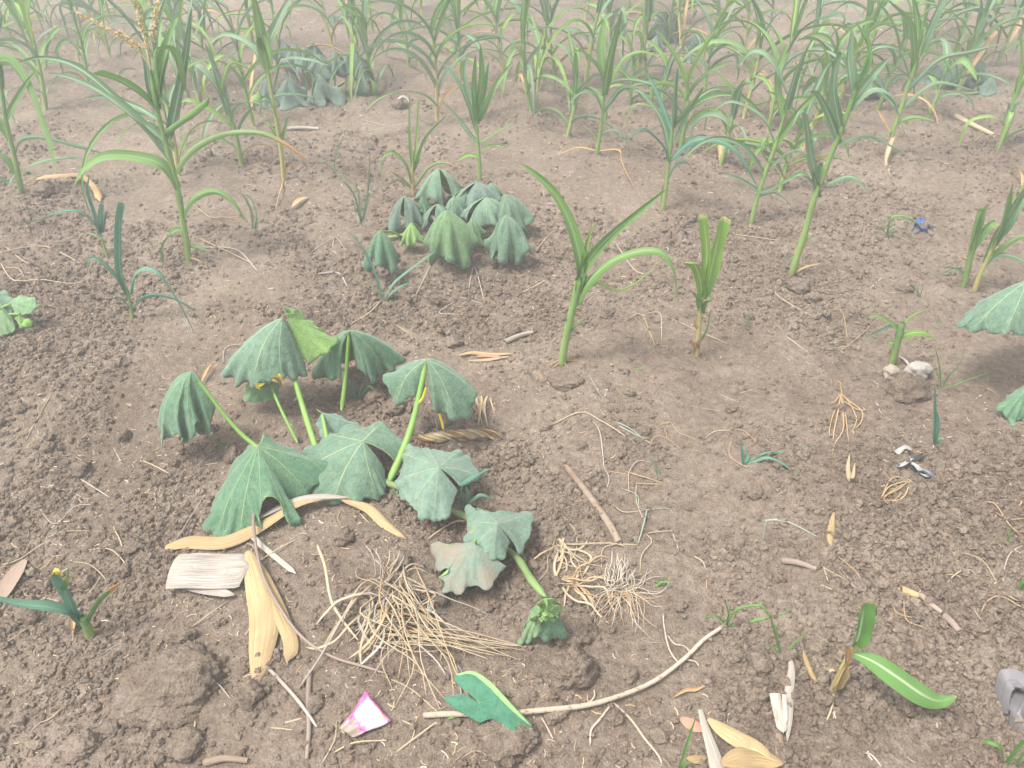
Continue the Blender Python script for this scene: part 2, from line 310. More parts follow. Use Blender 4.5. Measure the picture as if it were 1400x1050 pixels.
def blade(name, P, width, mat, parent=None, cup=0.35, roll=0.0, twist=0.0, n=18, prof='maize', k=4, wav=0.0, ground=True, hint=None, seed=0, jag=0.0, origin=None):
    C = spline(P, n); T = nrm(np.gradient(C, axis=0)); v = np.linspace(0, 1, n)
    hv = C[-1] - C[0]; far = C[np.argmax(np.linalg.norm((C - C[0])[:, :2], axis=1))] - C[0]
    hd = np.array([far[0], far[1], 0.0]) if np.linalg.norm(far[:2]) > 1e-4 else np.array([1.0, 0, 0])
    S = np.cross(nrm(hd), [0, 0, 1.0]) if hint is None else np.array(hint, float)
    S = np.repeat(S[None], n, 0); S = nrm(S - (S * T).sum(1)[:, None] * T); N = nrm(np.cross(S, T))
    a = roll + twist * v; S2 = S * np.cos(a)[:, None] + N * np.sin(a)[:, None]; N2 = -S * np.sin(a)[:, None] + N * np.cos(a)[:, None]
    wv = PROF[prof](v) * width * 0.5; V = []; UV = []
    r = np.random.RandomState(seed + 5); ph = r.rand(4) * 6.28
    cp = cup if np.ndim(cup) else np.full(n, cup)
    for i in range(k + 1):
        s = i / k * 2 - 1; ang = cp * abs(s)
        wb = wav * width * np.sin(v * (9 + 4 * (s > 0)) + ph[0] + (1.7 if s > 0 else 0)) * abs(s)
        V.append(C + S2 * (np.sign(s) * wv * np.abs(s) * np.cos(ang))[:, None] + N2 * (wv * abs(s) * np.sin(ang) + wb)[:, None])
        UV.append(np.stack([np.full(n, (s + 1) / 2), v], 1))
    if jag:                                   # torn end
        for i in range(k + 1): V[i][-1] += T[-1] * (r.rand() - 0.5) * jag
    V = np.concatenate(V); UV = np.concatenate(UV)
    if ground: V = clampz(V)
    Fc = [(i * n + j, (i + 1) * n + j, (i + 1) * n + j + 1, i * n + j + 1) for i in range(k) for j in range(n - 1)]
    return mesh_obj(name, V, Fc, mat, parent, UV, origin=origin)
def tube_data(P, r0, r1=None, n=14, sides=6, bumps=0, seed=0, capr=0.4):
    C = spline(P, n); T = nrm(np.gradient(C, axis=0)); v = np.linspace(0, 1, n)
    up = np.where(np.abs(T[:, 2:3]) > 0.9, np.array([[1.0, 0, 0]]), np.array([[0, 0, 1.0]])); S = nrm(np.cross(T, up)); N = np.cross(S, T)
    for i in range(1, n):
        s = S[i - 1] - T[i] * np.dot(S[i - 1], T[i]); S[i] = s / max(np.linalg.norm(s), 1e-9); N[i] = np.cross(S[i], T[i])
    r1 = r0 if r1 is None else r1; rad = r0 + (r1 - r0) * v
    if bumps:
        for b in range(bumps): rad = rad * (1 + 0.22 * np.exp(-((v - (b + 0.5) / bumps) / 0.018) ** 2))
    rad = rad.copy(); rad[0] *= capr; rad[-1] *= capr
    V = np.concatenate([C + (S * math.cos(a) + N * math.sin(a)) * rad[:, None] for a in np.linspace(0, 2 * math.pi, sides, endpoint=False)])
    Fc = [(i * n + j, ((i + 1) % sides) * n + j, ((i + 1) % sides) * n + j + 1, i * n + j + 1) for i in range(sides) for j in range(n - 1)]
    Fc += [tuple(i * n for i in range(sides)), tuple(i * n + n - 1 for i in reversed(range(sides)))]
    UV = np.concatenate([np.stack([np.full(n, i / sides), v], 1) for i in range(sides)])
    return V, Fc, UV
def tube(name, P, r0, r1, mat, parent=None, n=14, sides=6, bumps=0, origin=None, capr=0.4):
    V, Fc, UV = tube_data(P, r0, r1, n, sides, bumps, capr=capr)
    return mesh_obj(name, V, Fc, mat, parent, UV, origin=origin)

# ================================================================== the ground: one sheet out to the horizon
ang = np.linspace(R(78), R(7.5), 820); ys = CAM_H / np.tan(ang)
ys = np.concatenate([[-6, -2, -0.8, -0.2, 0.1], ys, ys[-1] * np.exp(np.linspace(0.03, 3.0, 46))])
nx = 700; u = np.linspace(-1, 1, nx); hw = 0.70 * np.sqrt(CAM_H ** 2 + np.maximum(ys, 0) ** 2) + 0.75 + np.maximum(ys - 12, 0) * 0.9 + np.maximum(-ys, 0)
X = u[None, :] * hw[:, None]; Y = np.repeat(ys[:, None], nx, 1)
Z = H(X.ravel(), Y.ravel()).reshape(X.shape); ny = len(ys)
me = bpy.data.meshes.new('soil_ground'); vv = np.stack([X, Y, Z], -1).reshape(-1, 3).astype(np.float32)
i, j = np.meshgrid(np.arange(ny - 1), np.arange(nx - 1), indexing='ij'); a = (i * nx + j).ravel()
q = np.stack([a, a + 1, a + nx + 1, a + nx], 1).astype(np.int32); nq = len(q)
me.vertices.add(len(vv)); me.vertices.foreach_set('co', vv.ravel()); me.loops.add(nq * 4); me.loops.foreach_set('vertex_index', q.ravel())
me.polygons.add(nq); me.polygons.foreach_set('loop_start', np.arange(0, nq * 4, 4, dtype=np.int32)); me.polygons.foreach_set('loop_total', np.full(nq, 4, np.int32))
me.polygons.foreach_set('use_smooth', np.ones(nq, bool)); me.update(calc_edges=True); me.materials.append(SOIL)
gnd = bpy.data.objects.new('ground', me); COL.objects.link(gnd); tag(gnd, 'dry brown tilled field soil', 'ground', kind='structure')

# loose crumbs of soil, too many to count
def scatter_points(n, seed):
    r = np.random.RandomState(seed); a = R(73) + (R(9) - R(73)) * r.rand(n) ** 0.85
    y = CAM_H / np.tan(a); x = (r.rand(n) * 2 - 1) * (0.70 * np.sqrt(CAM_H ** 2 + y * y) + 0.45); return x, y, r
x, y, r = scatter_points(300000, 3)
m = crumbmask(x, y); keep = r.rand(len(x)) < (0.05 + 0.85 * m ** 1.7) * np.clip(1.3 - y / 4.6, 0.10, 1); x, y = x[keep], y[keep]
m = crumbmask(x, y); size = 0.0018 + 0.0060 * r.rand(len(x)) ** 3.0 + (r.rand(len(x)) < 0.09 * m) * 0.010 * r.rand(len(x)) ** 1.5; size *= (1 + 0.06 * np.maximum(y - 2, 0))
z = HL(x, y) + size * 0.35
me = bpy.data.meshes.new('soil_crumbs'); me.vertices.add(len(x)); me.vertices.foreach_set('co', np.stack([x, y, z], 1).astype(np.float32).ravel())
at_ = me.attributes.new('size', 'FLOAT', 'POINT'); at_.data.foreach_set('value', size.astype(np.float32)); me.update(); me.materials.append(CRUMB)
cr = bpy.data.objects.new('soil_crumbs', me); COL.objects.link(cr); tag(cr, 'loose brown soil crumbs strewn over the whole field', 'soil crumbs', kind='stuff')
ng = bpy.data.node_groups.new('crumbs', 'GeometryNodeTree')
ng.interface.new_socket('Geometry', in_out='INPUT', socket_type='NodeSocketGeometry'); ng.interface.new_socket('Geometry', in_out='OUTPUT', socket_type='NodeSocketGeometry')
gn = lambda t, **k: (lambda nd: ([setattr(nd, a, b) for a, b in k.items()], nd)[1])(ng.nodes.new(t))
L = ng.links.new; gi = gn('NodeGroupInput'); go = gn('NodeGroupOutput'); jg = gn('GeometryNodeJoinGeometry')
for v in range(6):
    ico = gn('GeometryNodeMeshIcoSphere'); ico.inputs['Radius'].default_value = 1.0; ico.inputs['Subdivisions'].default_value = 2 if v < 4 else 3
    ps = gn('GeometryNodeInputPosition'); ad = gn('ShaderNodeVectorMath', operation='ADD'); ad.inputs[1].default_value = (v * 7.3, v * 3.1, -v * 5.7)
    no = gn('ShaderNodeTexNoise'); no.inputs['Scale'].default_value = 1.35; no.inputs['Detail'].default_value = 3.0
    su = gn('ShaderNodeVectorMath', operation='SUBTRACT'); su.inputs[1].default_value = (.5, .5, .5)
    mu = gn('ShaderNodeVectorMath', operation='MULTIPLY'); mu.inputs[1].default_value = (2.3, 2.3, 1.9)
    sp = gn('GeometryNodeSetPosition'); sm = gn('GeometryNodeSetMaterial'); sm.inputs['Material'].default_value = CRUMB
    ss = gn('GeometryNodeSetShadeSmooth'); gti = gn('GeometryNodeGeometryToInstance')
    L(ps.outputs[0], ad.inputs[0]); L(ad.outputs[0], no.inputs['Vector']); L(no.outputs['Color'], su.inputs[0]); L(su.outputs[0], mu.inputs[0])
    L(ico.outputs[0], sp.inputs['Geometry']); L(mu.outputs[0], sp.inputs['Offset']); L(sp.outputs[0], sm.inputs['Geometry'])
    if v >= 4: L(sm.outputs[0], ss.inputs[0]); L(ss.outputs[0], gti.inputs[0])
    else: L(sm.outputs[0], gti.inputs[0])
    L(gti.outputs[0], jg.inputs[0])
ip = gn('GeometryNodeInstanceOnPoints'); ip.inputs['Pick Instance'].default_value = True
na = gn('GeometryNodeInputNamedAttribute', data_type='FLOAT'); na.inputs[0].default_value = 'size'
ri = gn('FunctionNodeRandomValue', data_type='INT'); ri.inputs[4].default_value = 0; ri.inputs[5].default_value = 5
rr = gn('FunctionNodeRandomValue', data_type='FLOAT_VECTOR'); rr.inputs[0].default_value = (0, 0, 0); rr.inputs[1].default_value = (6.28, 6.28, 6.28)
L(gi.outputs[0], ip.inputs['Points']); L(jg.outputs[0], ip.inputs['Instance']); L(ri.outputs[2], ip.inputs['Instance Index']); L(rr.outputs[0], ip.inputs['Rotation'])
L(na.outputs[0], ip.inputs['Scale']); L(ip.outputs[0], go.inputs[0])
cr.modifiers.new('crumbs', 'NODES').node_group = ng

# ================================================================== soil clods one can count
def noise3(P, f, seed):
    return vnoise(P[:, 0] * f + P[:, 2] * f * 0.71, P[:, 1] * f - P[:, 2] * f * 0.53, seed) + vnoise(P[:, 1] * f * 1.1 + 5, P[:, 2] * f * 1.1 + P[:, 0] * f * 0.4, seed + 3)
import bmesh
def ico(sub):
    bm = bmesh.new(); bmesh.ops.create_icosphere(bm, subdivisions=sub, radius=1.0); V = np.array([v.co[:] for v in bm.verts]); Fc = [[v.index for v in f.verts] for f in bm.faces]; bm.free(); return V, Fc
ICO = {k: ico(k) for k in (2, 3, 4, 5)}
def clod(px, py, wpx, label, hf=0.6, asp=1.0, rot=0.0, seed=0, group=None, mat=SOIL, name='soil_clod', cat='soil clod', sink=0.35, sub=4):
    g = G(px, py); r = wpx * 0.5 * mpp(g); V, Fc = ICO[sub]; V = V.copy()
    d = 1 + 0.34 * noise3(V, 1.7, seed) - 0.26 * np.abs(noise3(V, 3.1, seed + 7)) - 0.18 * np.abs(noise3(V, 6.5, seed + 9)) + 0.10 * noise3(V, 13, seed + 19) + 0.06 * noise3(V, 27, seed + 29)
    V = V * d[:, None] * np.array([r, r * asp, r * hf]); c, s = math.cos(rot), math.sin(rot); V = V @ np.array([[c, s, 0], [-s, c, 0], [0, 0, 1.0]])
    g.z = hs1(g.x, g.y) + r * hf * (1 - 2 * sink) * 0.6
    o = mesh_obj(name, V + np.array(g), Fc, mat, origin=g); return tag(o, label, cat, group)
clod(236, 945, 120, 'largest broad soil clod, below the torn maize husk', 0.5, 0.95, 0.4, 6, sub=5, sink=.45)
clod(340, 952, 40, 'round soil clod touching the tip of the golden husk', 0.85, 0.9, 0, 12)
clod(782, 922, 72, 'upright blocky soil clod beside the arrow-shaped leaf', 0.95, 0.8, 0.9, 21, sub=5)
clod(690, 1012, 78, 'wide soil clod under the arrow-shaped leaf', 0.45, 0.9, 0.2, 33, sub=5)
clod(576, 800, 62, 'soil clod between the dusty squash leaf and the straw tuft', 0.5, 1.0, 0.3, 44)
clod(775, 524, 48, 'flat pale clod at the foot of the single green maize', 0.5, 0.7, 0.1, 55)
clod(1240, 540, 62, 'dark soil clod under the white chalky chunk', 0.75, 0.8, 0.4, 66)
MIDC = [(980, 743, 28), (1040, 912, 30), (785, 865, 50), (250, 872, 26), (255, 1020, 34), (150, 998, 20), (130, 970, 15), (110, 1022, 34), (430, 965, 24),
        (600, 822, 26), (722, 862, 20), (760, 975, 32), (860, 925, 22), (1010, 745, 14), (1075, 900, 22), (185, 752, 24), (112, 645, 22), (66, 612, 16), (545, 770, 30), (470, 735, 24),
        (320, 625, 26), (540, 560, 30), (515, 545, 26), (600, 690, 18), (795, 610, 14), (945, 300, 12), (1100, 1000, 18), (900, 1010, 24), (985, 960, 24), (1130, 870, 14),
        (1170, 1000, 22), (1320, 1000, 24), (1290, 960, 20), (1240, 958, 36), (1275, 905, 14), (930, 830, 16), (840, 980, 20), (720, 740, 34), (40, 845, 24), (90, 850, 16), (745, 585, 16),
        (1180, 800, 18), (1150, 560, 14), (1000, 560, 16), (880, 590, 16), (1030, 675, 18), (480, 850, 18), (560, 850, 30), (660, 835, 24), (1370, 830, 20), (1330, 700, 14), (30, 560, 14), (170, 600, 20),
        (1090, 395, 26), (1110, 410, 20), (350, 322, 14), (650, 255, 12), (545, 146, 16), (1235, 395, 20), (700, 455, 22), (620, 470, 24), (60, 265, 22)]
for i, (px, py, wp) in enumerate(MIDC):
    clod(px, py, wp * 1.2, 'loose palm-sized or smaller lump of dry soil', 0.5 + 0.3 * rng.random(), 0.7 + 0.4 * rng.random(), rng.random() * 3, 100 + i * 3, 'soil lumps lying on the field', sub=4, sink=.2)

# ================================================================== plants
def P3(pts, Y, slope=0.0):
    """pixel polyline -> 3D in the upright plane at distance Y; third number = metres further away"""
    out = []; x0 = pts[0][0]
    n = len(pts) - 1
    for i, p in enumerate(pts):
        d = p[2] if len(p) > 2 else slope * (i / max(n, 1))
        out.append(at(p[0], p[1], Y + d))
    return out
def maize(label, base, stalk, leaves, r=0.011, name='maize_plant', cat='maize', smat=None, group=None, seed=1, r1=None, stalkname='stalk'):
    rg = random.Random(seed); g = G(*base); t = thing(name, g, label, cat, group); Y = g.y
    if stalk:
        pts = [Vector((g.x, g.y, g.z - 0.02))] + P3(stalk, Y); tube(stalkname, pts, r, r1 if r1 else r * 0.55, smat or STALK, t, 22, 9, bumps=max(2, len(stalk) - 1))
    for k, L_ in enumerate(leaves):
        pts, wd, mt = L_[:3]; kw = dict(L_[3]) if len(L_) > 3 else {}
        ln = sum((Vector(a[:2]) - Vector(b[:2])).length for a, b in zip(pts[:-1], pts[1:])) * mpp(at(pts[0][0], pts[0][1], Y))
        sl = kw.pop('d', rg.uniform(-0.35, 0.35) * ln); nm = kw.pop('name', 'leaf')
        dx_ = max(abs(p[0] - pts[0][0]) for p in pts); dy_ = pts[0][1] - pts[-1][1]; kw.setdefault('hint', (1, rg.uniform(-.3, .3), 0) if dy_ > 1.1 * dx_ else (0, .8, rg.uniform(.35, .75))); kw.setdefault('cup', rg.uniform(0.35, 0.8)); kw.setdefault('roll', rg.uniform(-0.5, 0.5)); kw.setdefault('twist', rg.uniform(-0.5, 0.5)); kw.setdefault('wav', 0.05); kw.setdefault('n', 24); kw.setdefault('k', 6)
        blade(nm, P3(pts, Y, sl), wd, mt, t, seed=seed * 13 + k, **kw)
    return t, Y
def roots(t, base, n, spread, mat, seed, r=0.0016, down=0.3, name='root'):
    rg = random.Random(seed); g = t.location
    for k in range(n):
        a = rg.uniform(0, 6.28); L_ = spread * rg.uniform(0.5, 1.1); e = Vector((g.x + math.cos(a) * L_, g.y + math.sin(a) * L_ * 0.8, 0)); mpt = g.lerp(e, 0.45)
        e.z = h1(e.x, e.y) + 0.001; mpt.z = h1(mpt.x, mpt.y) + 0.006 + 0.01 * rg.random(); tube(name, [g + Vector((0, 0, 0.018)), mpt, e], r, r * 0.5, mat, t, 8, 5)

# -- tasselled plant on the left
t, Y = maize('tall maize with a tan tassel, beside two bluish seedlings', (258, 358),
  [(250, 300), (240, 245), (228, 200), (215, 150), (206, 95)],
  [([(243, 258), (222, 226), (182, 214), (142, 214), (115, 232), (101, 256)], .050, MZ_G, {'d': -.1, 'roll': .2, 'cup': .3}),
   ([(236, 240), (258, 206), (300, 183), (352, 180), (390, 196), (426, 222)], .040, MZ_D, {'d': -.06, 'roll': -.2}),
   ([(234, 222), (190, 168), (140, 128), (100, 108), (66, 100)], .040, MZ_B, {'d': .12}),
   ([(226, 195), (175, 150), (110, 95), (62, 80), (24, 86)], .038, MZ_B, {'d': .25}),
   ([(216, 152), (190, 128), (160, 110), (127, 101)], .040, MZ_G, {'cup': 1.0, 'prof': 'strap', 'd': -.05}),
   ([(222, 180), (250, 160), (286, 132)], .042, MZ_G, {'cup': 1.1, 'prof': 'strap', 'd': -.04}),
   ([(248, 300), (262, 272), (292, 261), (318, 275), (336, 302)], .036, MZ_G, {'d': -.05, 'roll': -.2}),
   ([(249, 314), (236, 318), (223, 338), (223, 361)], .036, MZ_G, {'d': -.04}),
   ([(258, 336), (272, 338), (285, 344)], .020, MZ_G, {'d': -.03}),
   ([(218, 165), (190, 148), (150, 133), (112, 135)], .028, MZ_B, {'d': .2}),
   ([(214, 140), (222, 95), (232, 55), (243, 22)], .060, MZ_G, {'d': .1, 'hint': (1, .3, 0), 'cup': .5}),
   ([(222, 150), (214, 90), (217, 68), (238, 70), (247, 98), (253, 126)], .055, MZ_G, {'d': .05, 'cup': .3, 'hint': (.8, -.5, 0)}),
   ([(230, 195), (240, 150), (248, 110), (256, 60), (262, 10)], .050, MZ_B, {'d': .12, 'hint': (1, .2, 0)}),
   ([(216, 150), (205, 120), (200, 88), (190, 60)], .045, MZ_B, {'d': .1, 'hint': (1, .2, 0)}),
   ([(256, 350), (268, 354), (284, 362)], .012, DRY_O, {'d': -.03}), ([(255, 352), (247, 340), (243, 334)], .012, DRY_O, {'d': -.02})], .013, seed=3)
def tassel(parent, main, branches, Y, seed):
    rg = np.random.RandomState(seed); VV, FF, UU = [], [], []; off = 0
    for k, pts in enumerate([main] + branches):
        P = P3(pts, Y); V, Fc, UV = tube_data(P, 0.003, 0.0012, 16, 5); VV.append(V); UU.append(UV); FF += [tuple(a + off for a in f) for f in Fc]; off += len(V)
        C = spline(P, 60); T = nrm(np.gradient(C, axis=0))
        for i in range(14 if k == 0 else 16, 60):
            for q in range(2):
                dd = nrm(T[i] * 0.8 + rg.randn(3) * 0.45); sd = nrm(np.cross(dd, rg.randn(3))); n2 = np.cross(dd, sd); l = 0.014 + .006 * rg.rand(); w_ = .0022; c = C[i] + rg.randn(3) * .0015
                V = np.array([c, c + dd * l * .5 + sd * w_, c + dd * l * .5 + n2 * w_, c + dd * l * .5 - sd * w_, c + dd * l * .5 - n2 * w_, c + dd * l])
                VV.append(V); UU.append(np.full((6, 2), rg.rand())); FF += [tuple(a + off for a in f) for f in ((0, 1, 2), (0, 2, 3), (0, 3, 4), (0, 4, 1), (5, 2, 1), (5, 3, 2), (5, 4, 3), (5, 1, 4))]; off += 6
    mesh_obj('tassel', np.concatenate(VV), FF, TASSEL, parent, np.concatenate(UU))
tassel(t, [(206, 95), (200, 60), (193, 30), (183, -6)], [[(205, 88), (180, 62), (150, 40), (110, 20)], [(202, 70), (210, 40), (216, 6)], [(203, 80), (185, 60), (165, 45)]], Y, 4)

# -- plant at the left edge
maize('maize with one broad pale drooping leaf, near a dry brown leaf arc', (28, 264), [(20, 215), (8, 165), (2, 120), (-5, 70)],
  [([(-6, 84), (14, 84), (38, 118), (56, 165), (68, 200), (76, 236)], .060, MZ_G, {'d': -.1, 'cup': .25, 'hint': (.6, -.2, .7), 'roll': 0., 'twist': 0.}),
   ([(20, 210), (28, 190), (60, 187), (108, 200), (152, 212)], .030, MZ_B, {'d': .1}), ([(28, 242), (46, 224), (90, 215), (136, 220)], .028, MZ_B, {'d': -.05}),
   ([(8, 165), (24, 135), (40, 110), (52, 96)], .035, MZ_G), ([(20, 238), (8, 218), (-10, 205)], .04, MZ_G), ([(2, 120), (-6, 60), (4, 20)], .05, MZ_B, {'hint': (1, .3, 0)}),
   ([(14, 190), (-8, 150), (-30, 120)], .04, MZ_G), ([(22, 240), (10, 250), (-12, 232)], .03, MZ_B)], .013, seed=8)

# -- seedlings
maize('bluish maize seedling with one upright blade and arching side leaves', (180, 434), [(179, 422), (176, 405), (173, 392)],
  [([(175, 402), (165, 372), (163, 335), (164, 300), (168, 277)], .034, MZ_S, {'prof': 'cut', 'cup': .8, 'd': .03, 'hint': (1, 0, 0)}),
   ([(176, 408), (160, 382), (143, 362), (128, 353), (120, 362), (121, 378)], .022, MZ_S, {'cup': .6, 'd': -.02}),
   ([(177, 404), (184, 374), (200, 366), (218, 373), (233, 394), (248, 418), (265, 452)], .026, MZ_S, {'cup': .4, 'd': -.08}),
   ([(181, 420), (193, 407), (213, 402), (234, 406), (252, 415), (272, 428)], .020, MZ_S, {'d': .05}),
   ([(178, 424), (166, 409), (150, 402)], .016, MZ_S)], .007, name='maize_seedling', cat='seedling', seed=11)
maize('bluish seedling with a long leaf bent left, behind the upright-bladed seedling', (146, 350), [(142, 336), (138, 322)],
  [([(139, 324), (123, 301), (109, 291), (92, 289), (62, 297), (32, 308)], .022, MZ_S, {'d': -.05}), ([(138, 320), (131, 292), (121, 262), (122, 240)], .028, MZ_S, {'hint': (1, 0, 0)}),
   ([(139, 318), (138, 295), (139, 278)], .03, MZ_S, {'prof': 'cut', 'cup': .9, 'hint': (1, 0, 0)}), ([(141, 330), (128, 322), (117, 320), (109, 329)], .014, MZ_D), ([(140, 318), (146, 288), (153, 300)], .014, MZ_S)],
  .006, name='maize_seedling', cat='seedling', seed=12)
maize('slim four-leaved seedling in front of the mid-field squash', (525, 412), [(524, 405)],
  [([(524, 408), (516, 380), (503, 350), (488, 328), (478, 318)], .016, MZ_S, {'d': .04}), ([(526, 406), (536, 388), (560, 368), (597, 342)], .018, MZ_S, {'d': .05}),
   ([(527, 408), (540, 396), (554, 388), (566, 388)], .016, MZ_S), ([(522, 406), (512, 395), (500, 386), (496, 390)], .012, MZ_D)], .004, name='maize_seedling', cat='seedling', seed=13)
maize('wispy grey-green sprout with thin bent leaves, behind the slim seedling', (494, 308), [(494, 300)],
  [([(494, 305), (486, 270), (470, 248), (445, 240)], .012, MZ_B), ([(495, 303), (503, 262), (506, 205)], .012, MZ_B, {'hint': (1, 0, 0)}), ([(496, 303), (506, 270), (514, 245)], .008, SILV, {'hint': (1, 0, 0)}), ([(494, 306), (486, 286), (476, 292)], .01, MZ_B), ([(494, 304), (490, 262), (480, 250), (462, 240)], .01, MZ_B)],
  .003, name='grass_sprout', cat='sprout', seed=14)
maize('single-bladed grey-green sprout in bare soil below the far-left squash', (458, 240), [(458, 234)],
  [([(458, 238), (460, 212), (473, 180)], .012, MZ_B, {'hint': (1, 0, 0)}), ([(458, 238), (446, 224), (430, 221)], .008, MZ_B), ([(458, 240), (468, 246), (480, 258)], .01, MZ_B)], .003, name='grass_sprout', cat='sprout', seed=15)
# -- the single green maize in the middle
t, Y = maize('upright green maize with three arching blades, alone in open soil', (768, 498), [(771, 478), (777, 447), (786, 410), (793, 378)],
  [([(790, 396), (795, 372), (789, 336), (777, 299), (757, 264), (731, 239), (710, 223)], .052, MZ_G, {'d': .06, 'cup': .75, 'roll': .5, 'hint': (.8, .5, 0)}),
   ([(790, 398), (798, 368), (814, 344), (838, 319), (869, 293), (897, 270), (911, 259)], .046, MZ_G, {'d': .02, 'cup': .8, 'roll': -.4, 'hint': (.7, -.6, 0)}),
   ([(787, 416), (796, 398), (813, 376), (838, 356), (871, 344), (900, 343), (916, 355), (925, 380), (923, 414)], .036, MZ_G, {'d': -.08, 'cup': .45, 'roll': -.25}),
   ([(796, 372), (802, 345), (811, 306)], .026, MZ_Y, {'d': .03, 'cup': .8, 'hint': (1, 0, 0)}),
   ([(790, 408), (815, 387), (843, 397), (869, 387), (897, 363)], .010, MZ_Y, {'d': .10}),
   ([(778, 456), (787, 445), (799, 435)], .012, MZ_G), ([(777, 450), (774, 438), (775, 430)], .008, MZ_Y)], .013, r1=.012, seed=21)
roots(t, None, 9, .05, ROOT_O, 3, .0024)
# -- the chewed one
t, Y = maize('chewed bright green maize with two upright pale-tipped blades on straw-coloured stem', (953, 486), [(954, 467), (957, 433), (960, 410), (964, 400)],
  [([(964, 405), (972, 370), (980, 333), (988, 298)], .050, MZ_Y, {'prof': 'cut', 'cup': .45, 'hint': (1, .2, 0), 'd': .02, 'roll': .1, 'jag': .01}),
   ([(964, 408), (966, 370), (966, 335), (961, 293)], .034, MZ_Y, {'prof': 'cut', 'cup': .6, 'hint': (1, -.2, 0), 'd': .0, 'jag': .015}),
   ([(961, 408), (956, 378), (948, 360), (936, 358)], .034, MZ_Y, {'d': -.04, 'prof': 'strap', 'hint': (.9, .3, 0)}),
   ([(958, 425), (955, 408), (946, 398)], .024, MZ_G, {'d': -.03}), ([(960, 428), (966, 412), (975, 410)], .03, MZ_G, {'d': -.04, 'cup': 1.0}),
   ([(956, 470), (966, 450), (972, 422)], .010, MZ_G, {'d': -.02}), ([(953, 484), (950, 470), (944, 464)], .022, DRY_O, {'d': -.02, 'prof': 'strap'}), ([(953, 486), (955, 470), (958, 462)], .02, DRY_T, {'d': -.02, 'prof': 'strap'}),
   ([(955, 452), (950, 440), (957, 434)], .012, DRY_O, {'d': -.02})], .009, smat=STALK_Y, seed=22)
# -- right group
maize('leaning grey-green maize with a pale root loop at its foot', (1082, 376), [(1090, 350), (1101, 317), (1112, 275), (1127, 235), (1143, 195), (1160, 152), (1172, 110)],
  [([(1130, 252), (1157, 241), (1175, 247), (1188, 262)], .030, MZ_B), ([(1120, 262), (1098, 240), (1080, 246), (1050, 262), (1026, 262)], .030, MZ_B, {'d': .1}),
   ([(1147, 195), (1130, 150), (1116, 126), (1104, 123), (1098, 136)], .034, MZ_B, {'d': -.05}), ([(1118, 255), (1108, 205), (1102, 160), (1095, 152), (1084, 175)], .034, MZ_B, {'d': -.1}),
   ([(1160, 152), (1185, 125), (1205, 121), (1222, 134), (1230, 160), (1238, 184)], .032, MZ_B, {'d': -.05}), ([(1145, 196), (1185, 184), (1215, 196), (1255, 222)], .028, MZ_B, {'d': .1}),
   ([(1160, 150), (1190, 108), (1216, 78)], .045, MZ_B, {'d': .05}), ([(1166, 132), (1160, 80), (1164, 40)], .050, MZ_B, {'hint': (1, .2, 0)}), ([(1170, 118), (1186, 70), (1170, 30)], .045, MZ_G, {'hint': (1, .2, 0)}),
   ([(1150, 180), (1140, 120), (1150, 70), (1158, 82)], .04, MZ_B, {'hint': (1, -.2, 0)}), ([(1100, 325), (1092, 345), (1068, 360)], .018, MZ_B), ([(1098, 330), (1112, 322)], .016, MZ_G),
   ([(1084, 374), (1098, 366), (1122, 360)], .014, DRY_O), ([(1120, 270), (1114, 240), (1125, 222), (1118, 250)], .03, MZ_B)], .013, seed=31)
maize('maize with crossing rolled leaves, next to the leaning grey-green maize', (1027, 306), [(1034, 275), (1045, 240), (1060, 200), (1072, 160), (1082, 120)],
  [([(1045, 240), (1020, 205), (990, 190), (960, 195), (930, 222)], .030, MZ_B, {'d': -.08}), ([(1050, 228), (1085, 205), (1110, 218), (1125, 240)], .028, MZ_B), ([(1060, 200), (1040, 160), (1000, 140), (975, 152)], .032, MZ_B),
   ([(1062, 196), (1095, 150), (1125, 120)], .04, MZ_G), ([(1070, 165), (1062, 110), (1075, 60)], .045, MZ_G, {'hint': (1, .2, 0)}), ([(1074, 150), (1090, 95), (1110, 50)], .045, MZ_B, {'hint': (1, -.2, 0)}),
   ([(1038, 262), (1010, 245), (985, 236)], .024, MZ_B), ([(1036, 268), (1060, 262), (1082, 280)], .02, MZ_B), ([(1052, 225), (1040, 205), (1048, 190), (1058, 215)], .03, MZ_G), ([(1078, 135), (1055, 85), (1030, 70), (1005, 95)], .036, MZ_B)], .011, seed=32)
maize('maize with a long dry pale leaf hanging from its foot to the soil', (1216, 212), [(1221, 180), (1232, 148), (1244, 110), (1258, 70), (1268, 30)],
  [([(1236, 128), (1282, 82), (1328, 70), (1376, 58)], .034, MZ_B, {'d': .1}), ([(1230, 150), (1262, 122), (1288, 112), (1334, 124)], .030, MZ_B, {'d': -.04}), ([(1230, 152), (1190, 110), (1170, 80)], .03, MZ_B),
   ([(1244, 110), (1228, 72), (1200, 66), (1180, 84)], .036, MZ_B), ([(1248, 100), (1255, 40), (1248, -10)], .05, MZ_G, {'hint': (1, .2, 0)}), ([(1256, 75), (1280, 20), (1300, -20)], .05, MZ_B, {'hint': (1, -.3, 0)}),
   ([(1252, 90), (1245, 30), (1215, 0)], .045, MZ_G), ([(1225, 168), (1250, 160), (1278, 166)], .026, MZ_G), ([(1222, 178), (1200, 190), (1190, 196)], .02, MZ_G),
   ([(1220, 186), (1214, 205), (1213, 235), (1207, 270)], .028, DRY_T, {'d': -.25, 'prof': 'strap'}), ([(1220, 185), (1205, 160), (1195, 142)], .022, DRY_O, {'d': .1})], .012, seed=33)
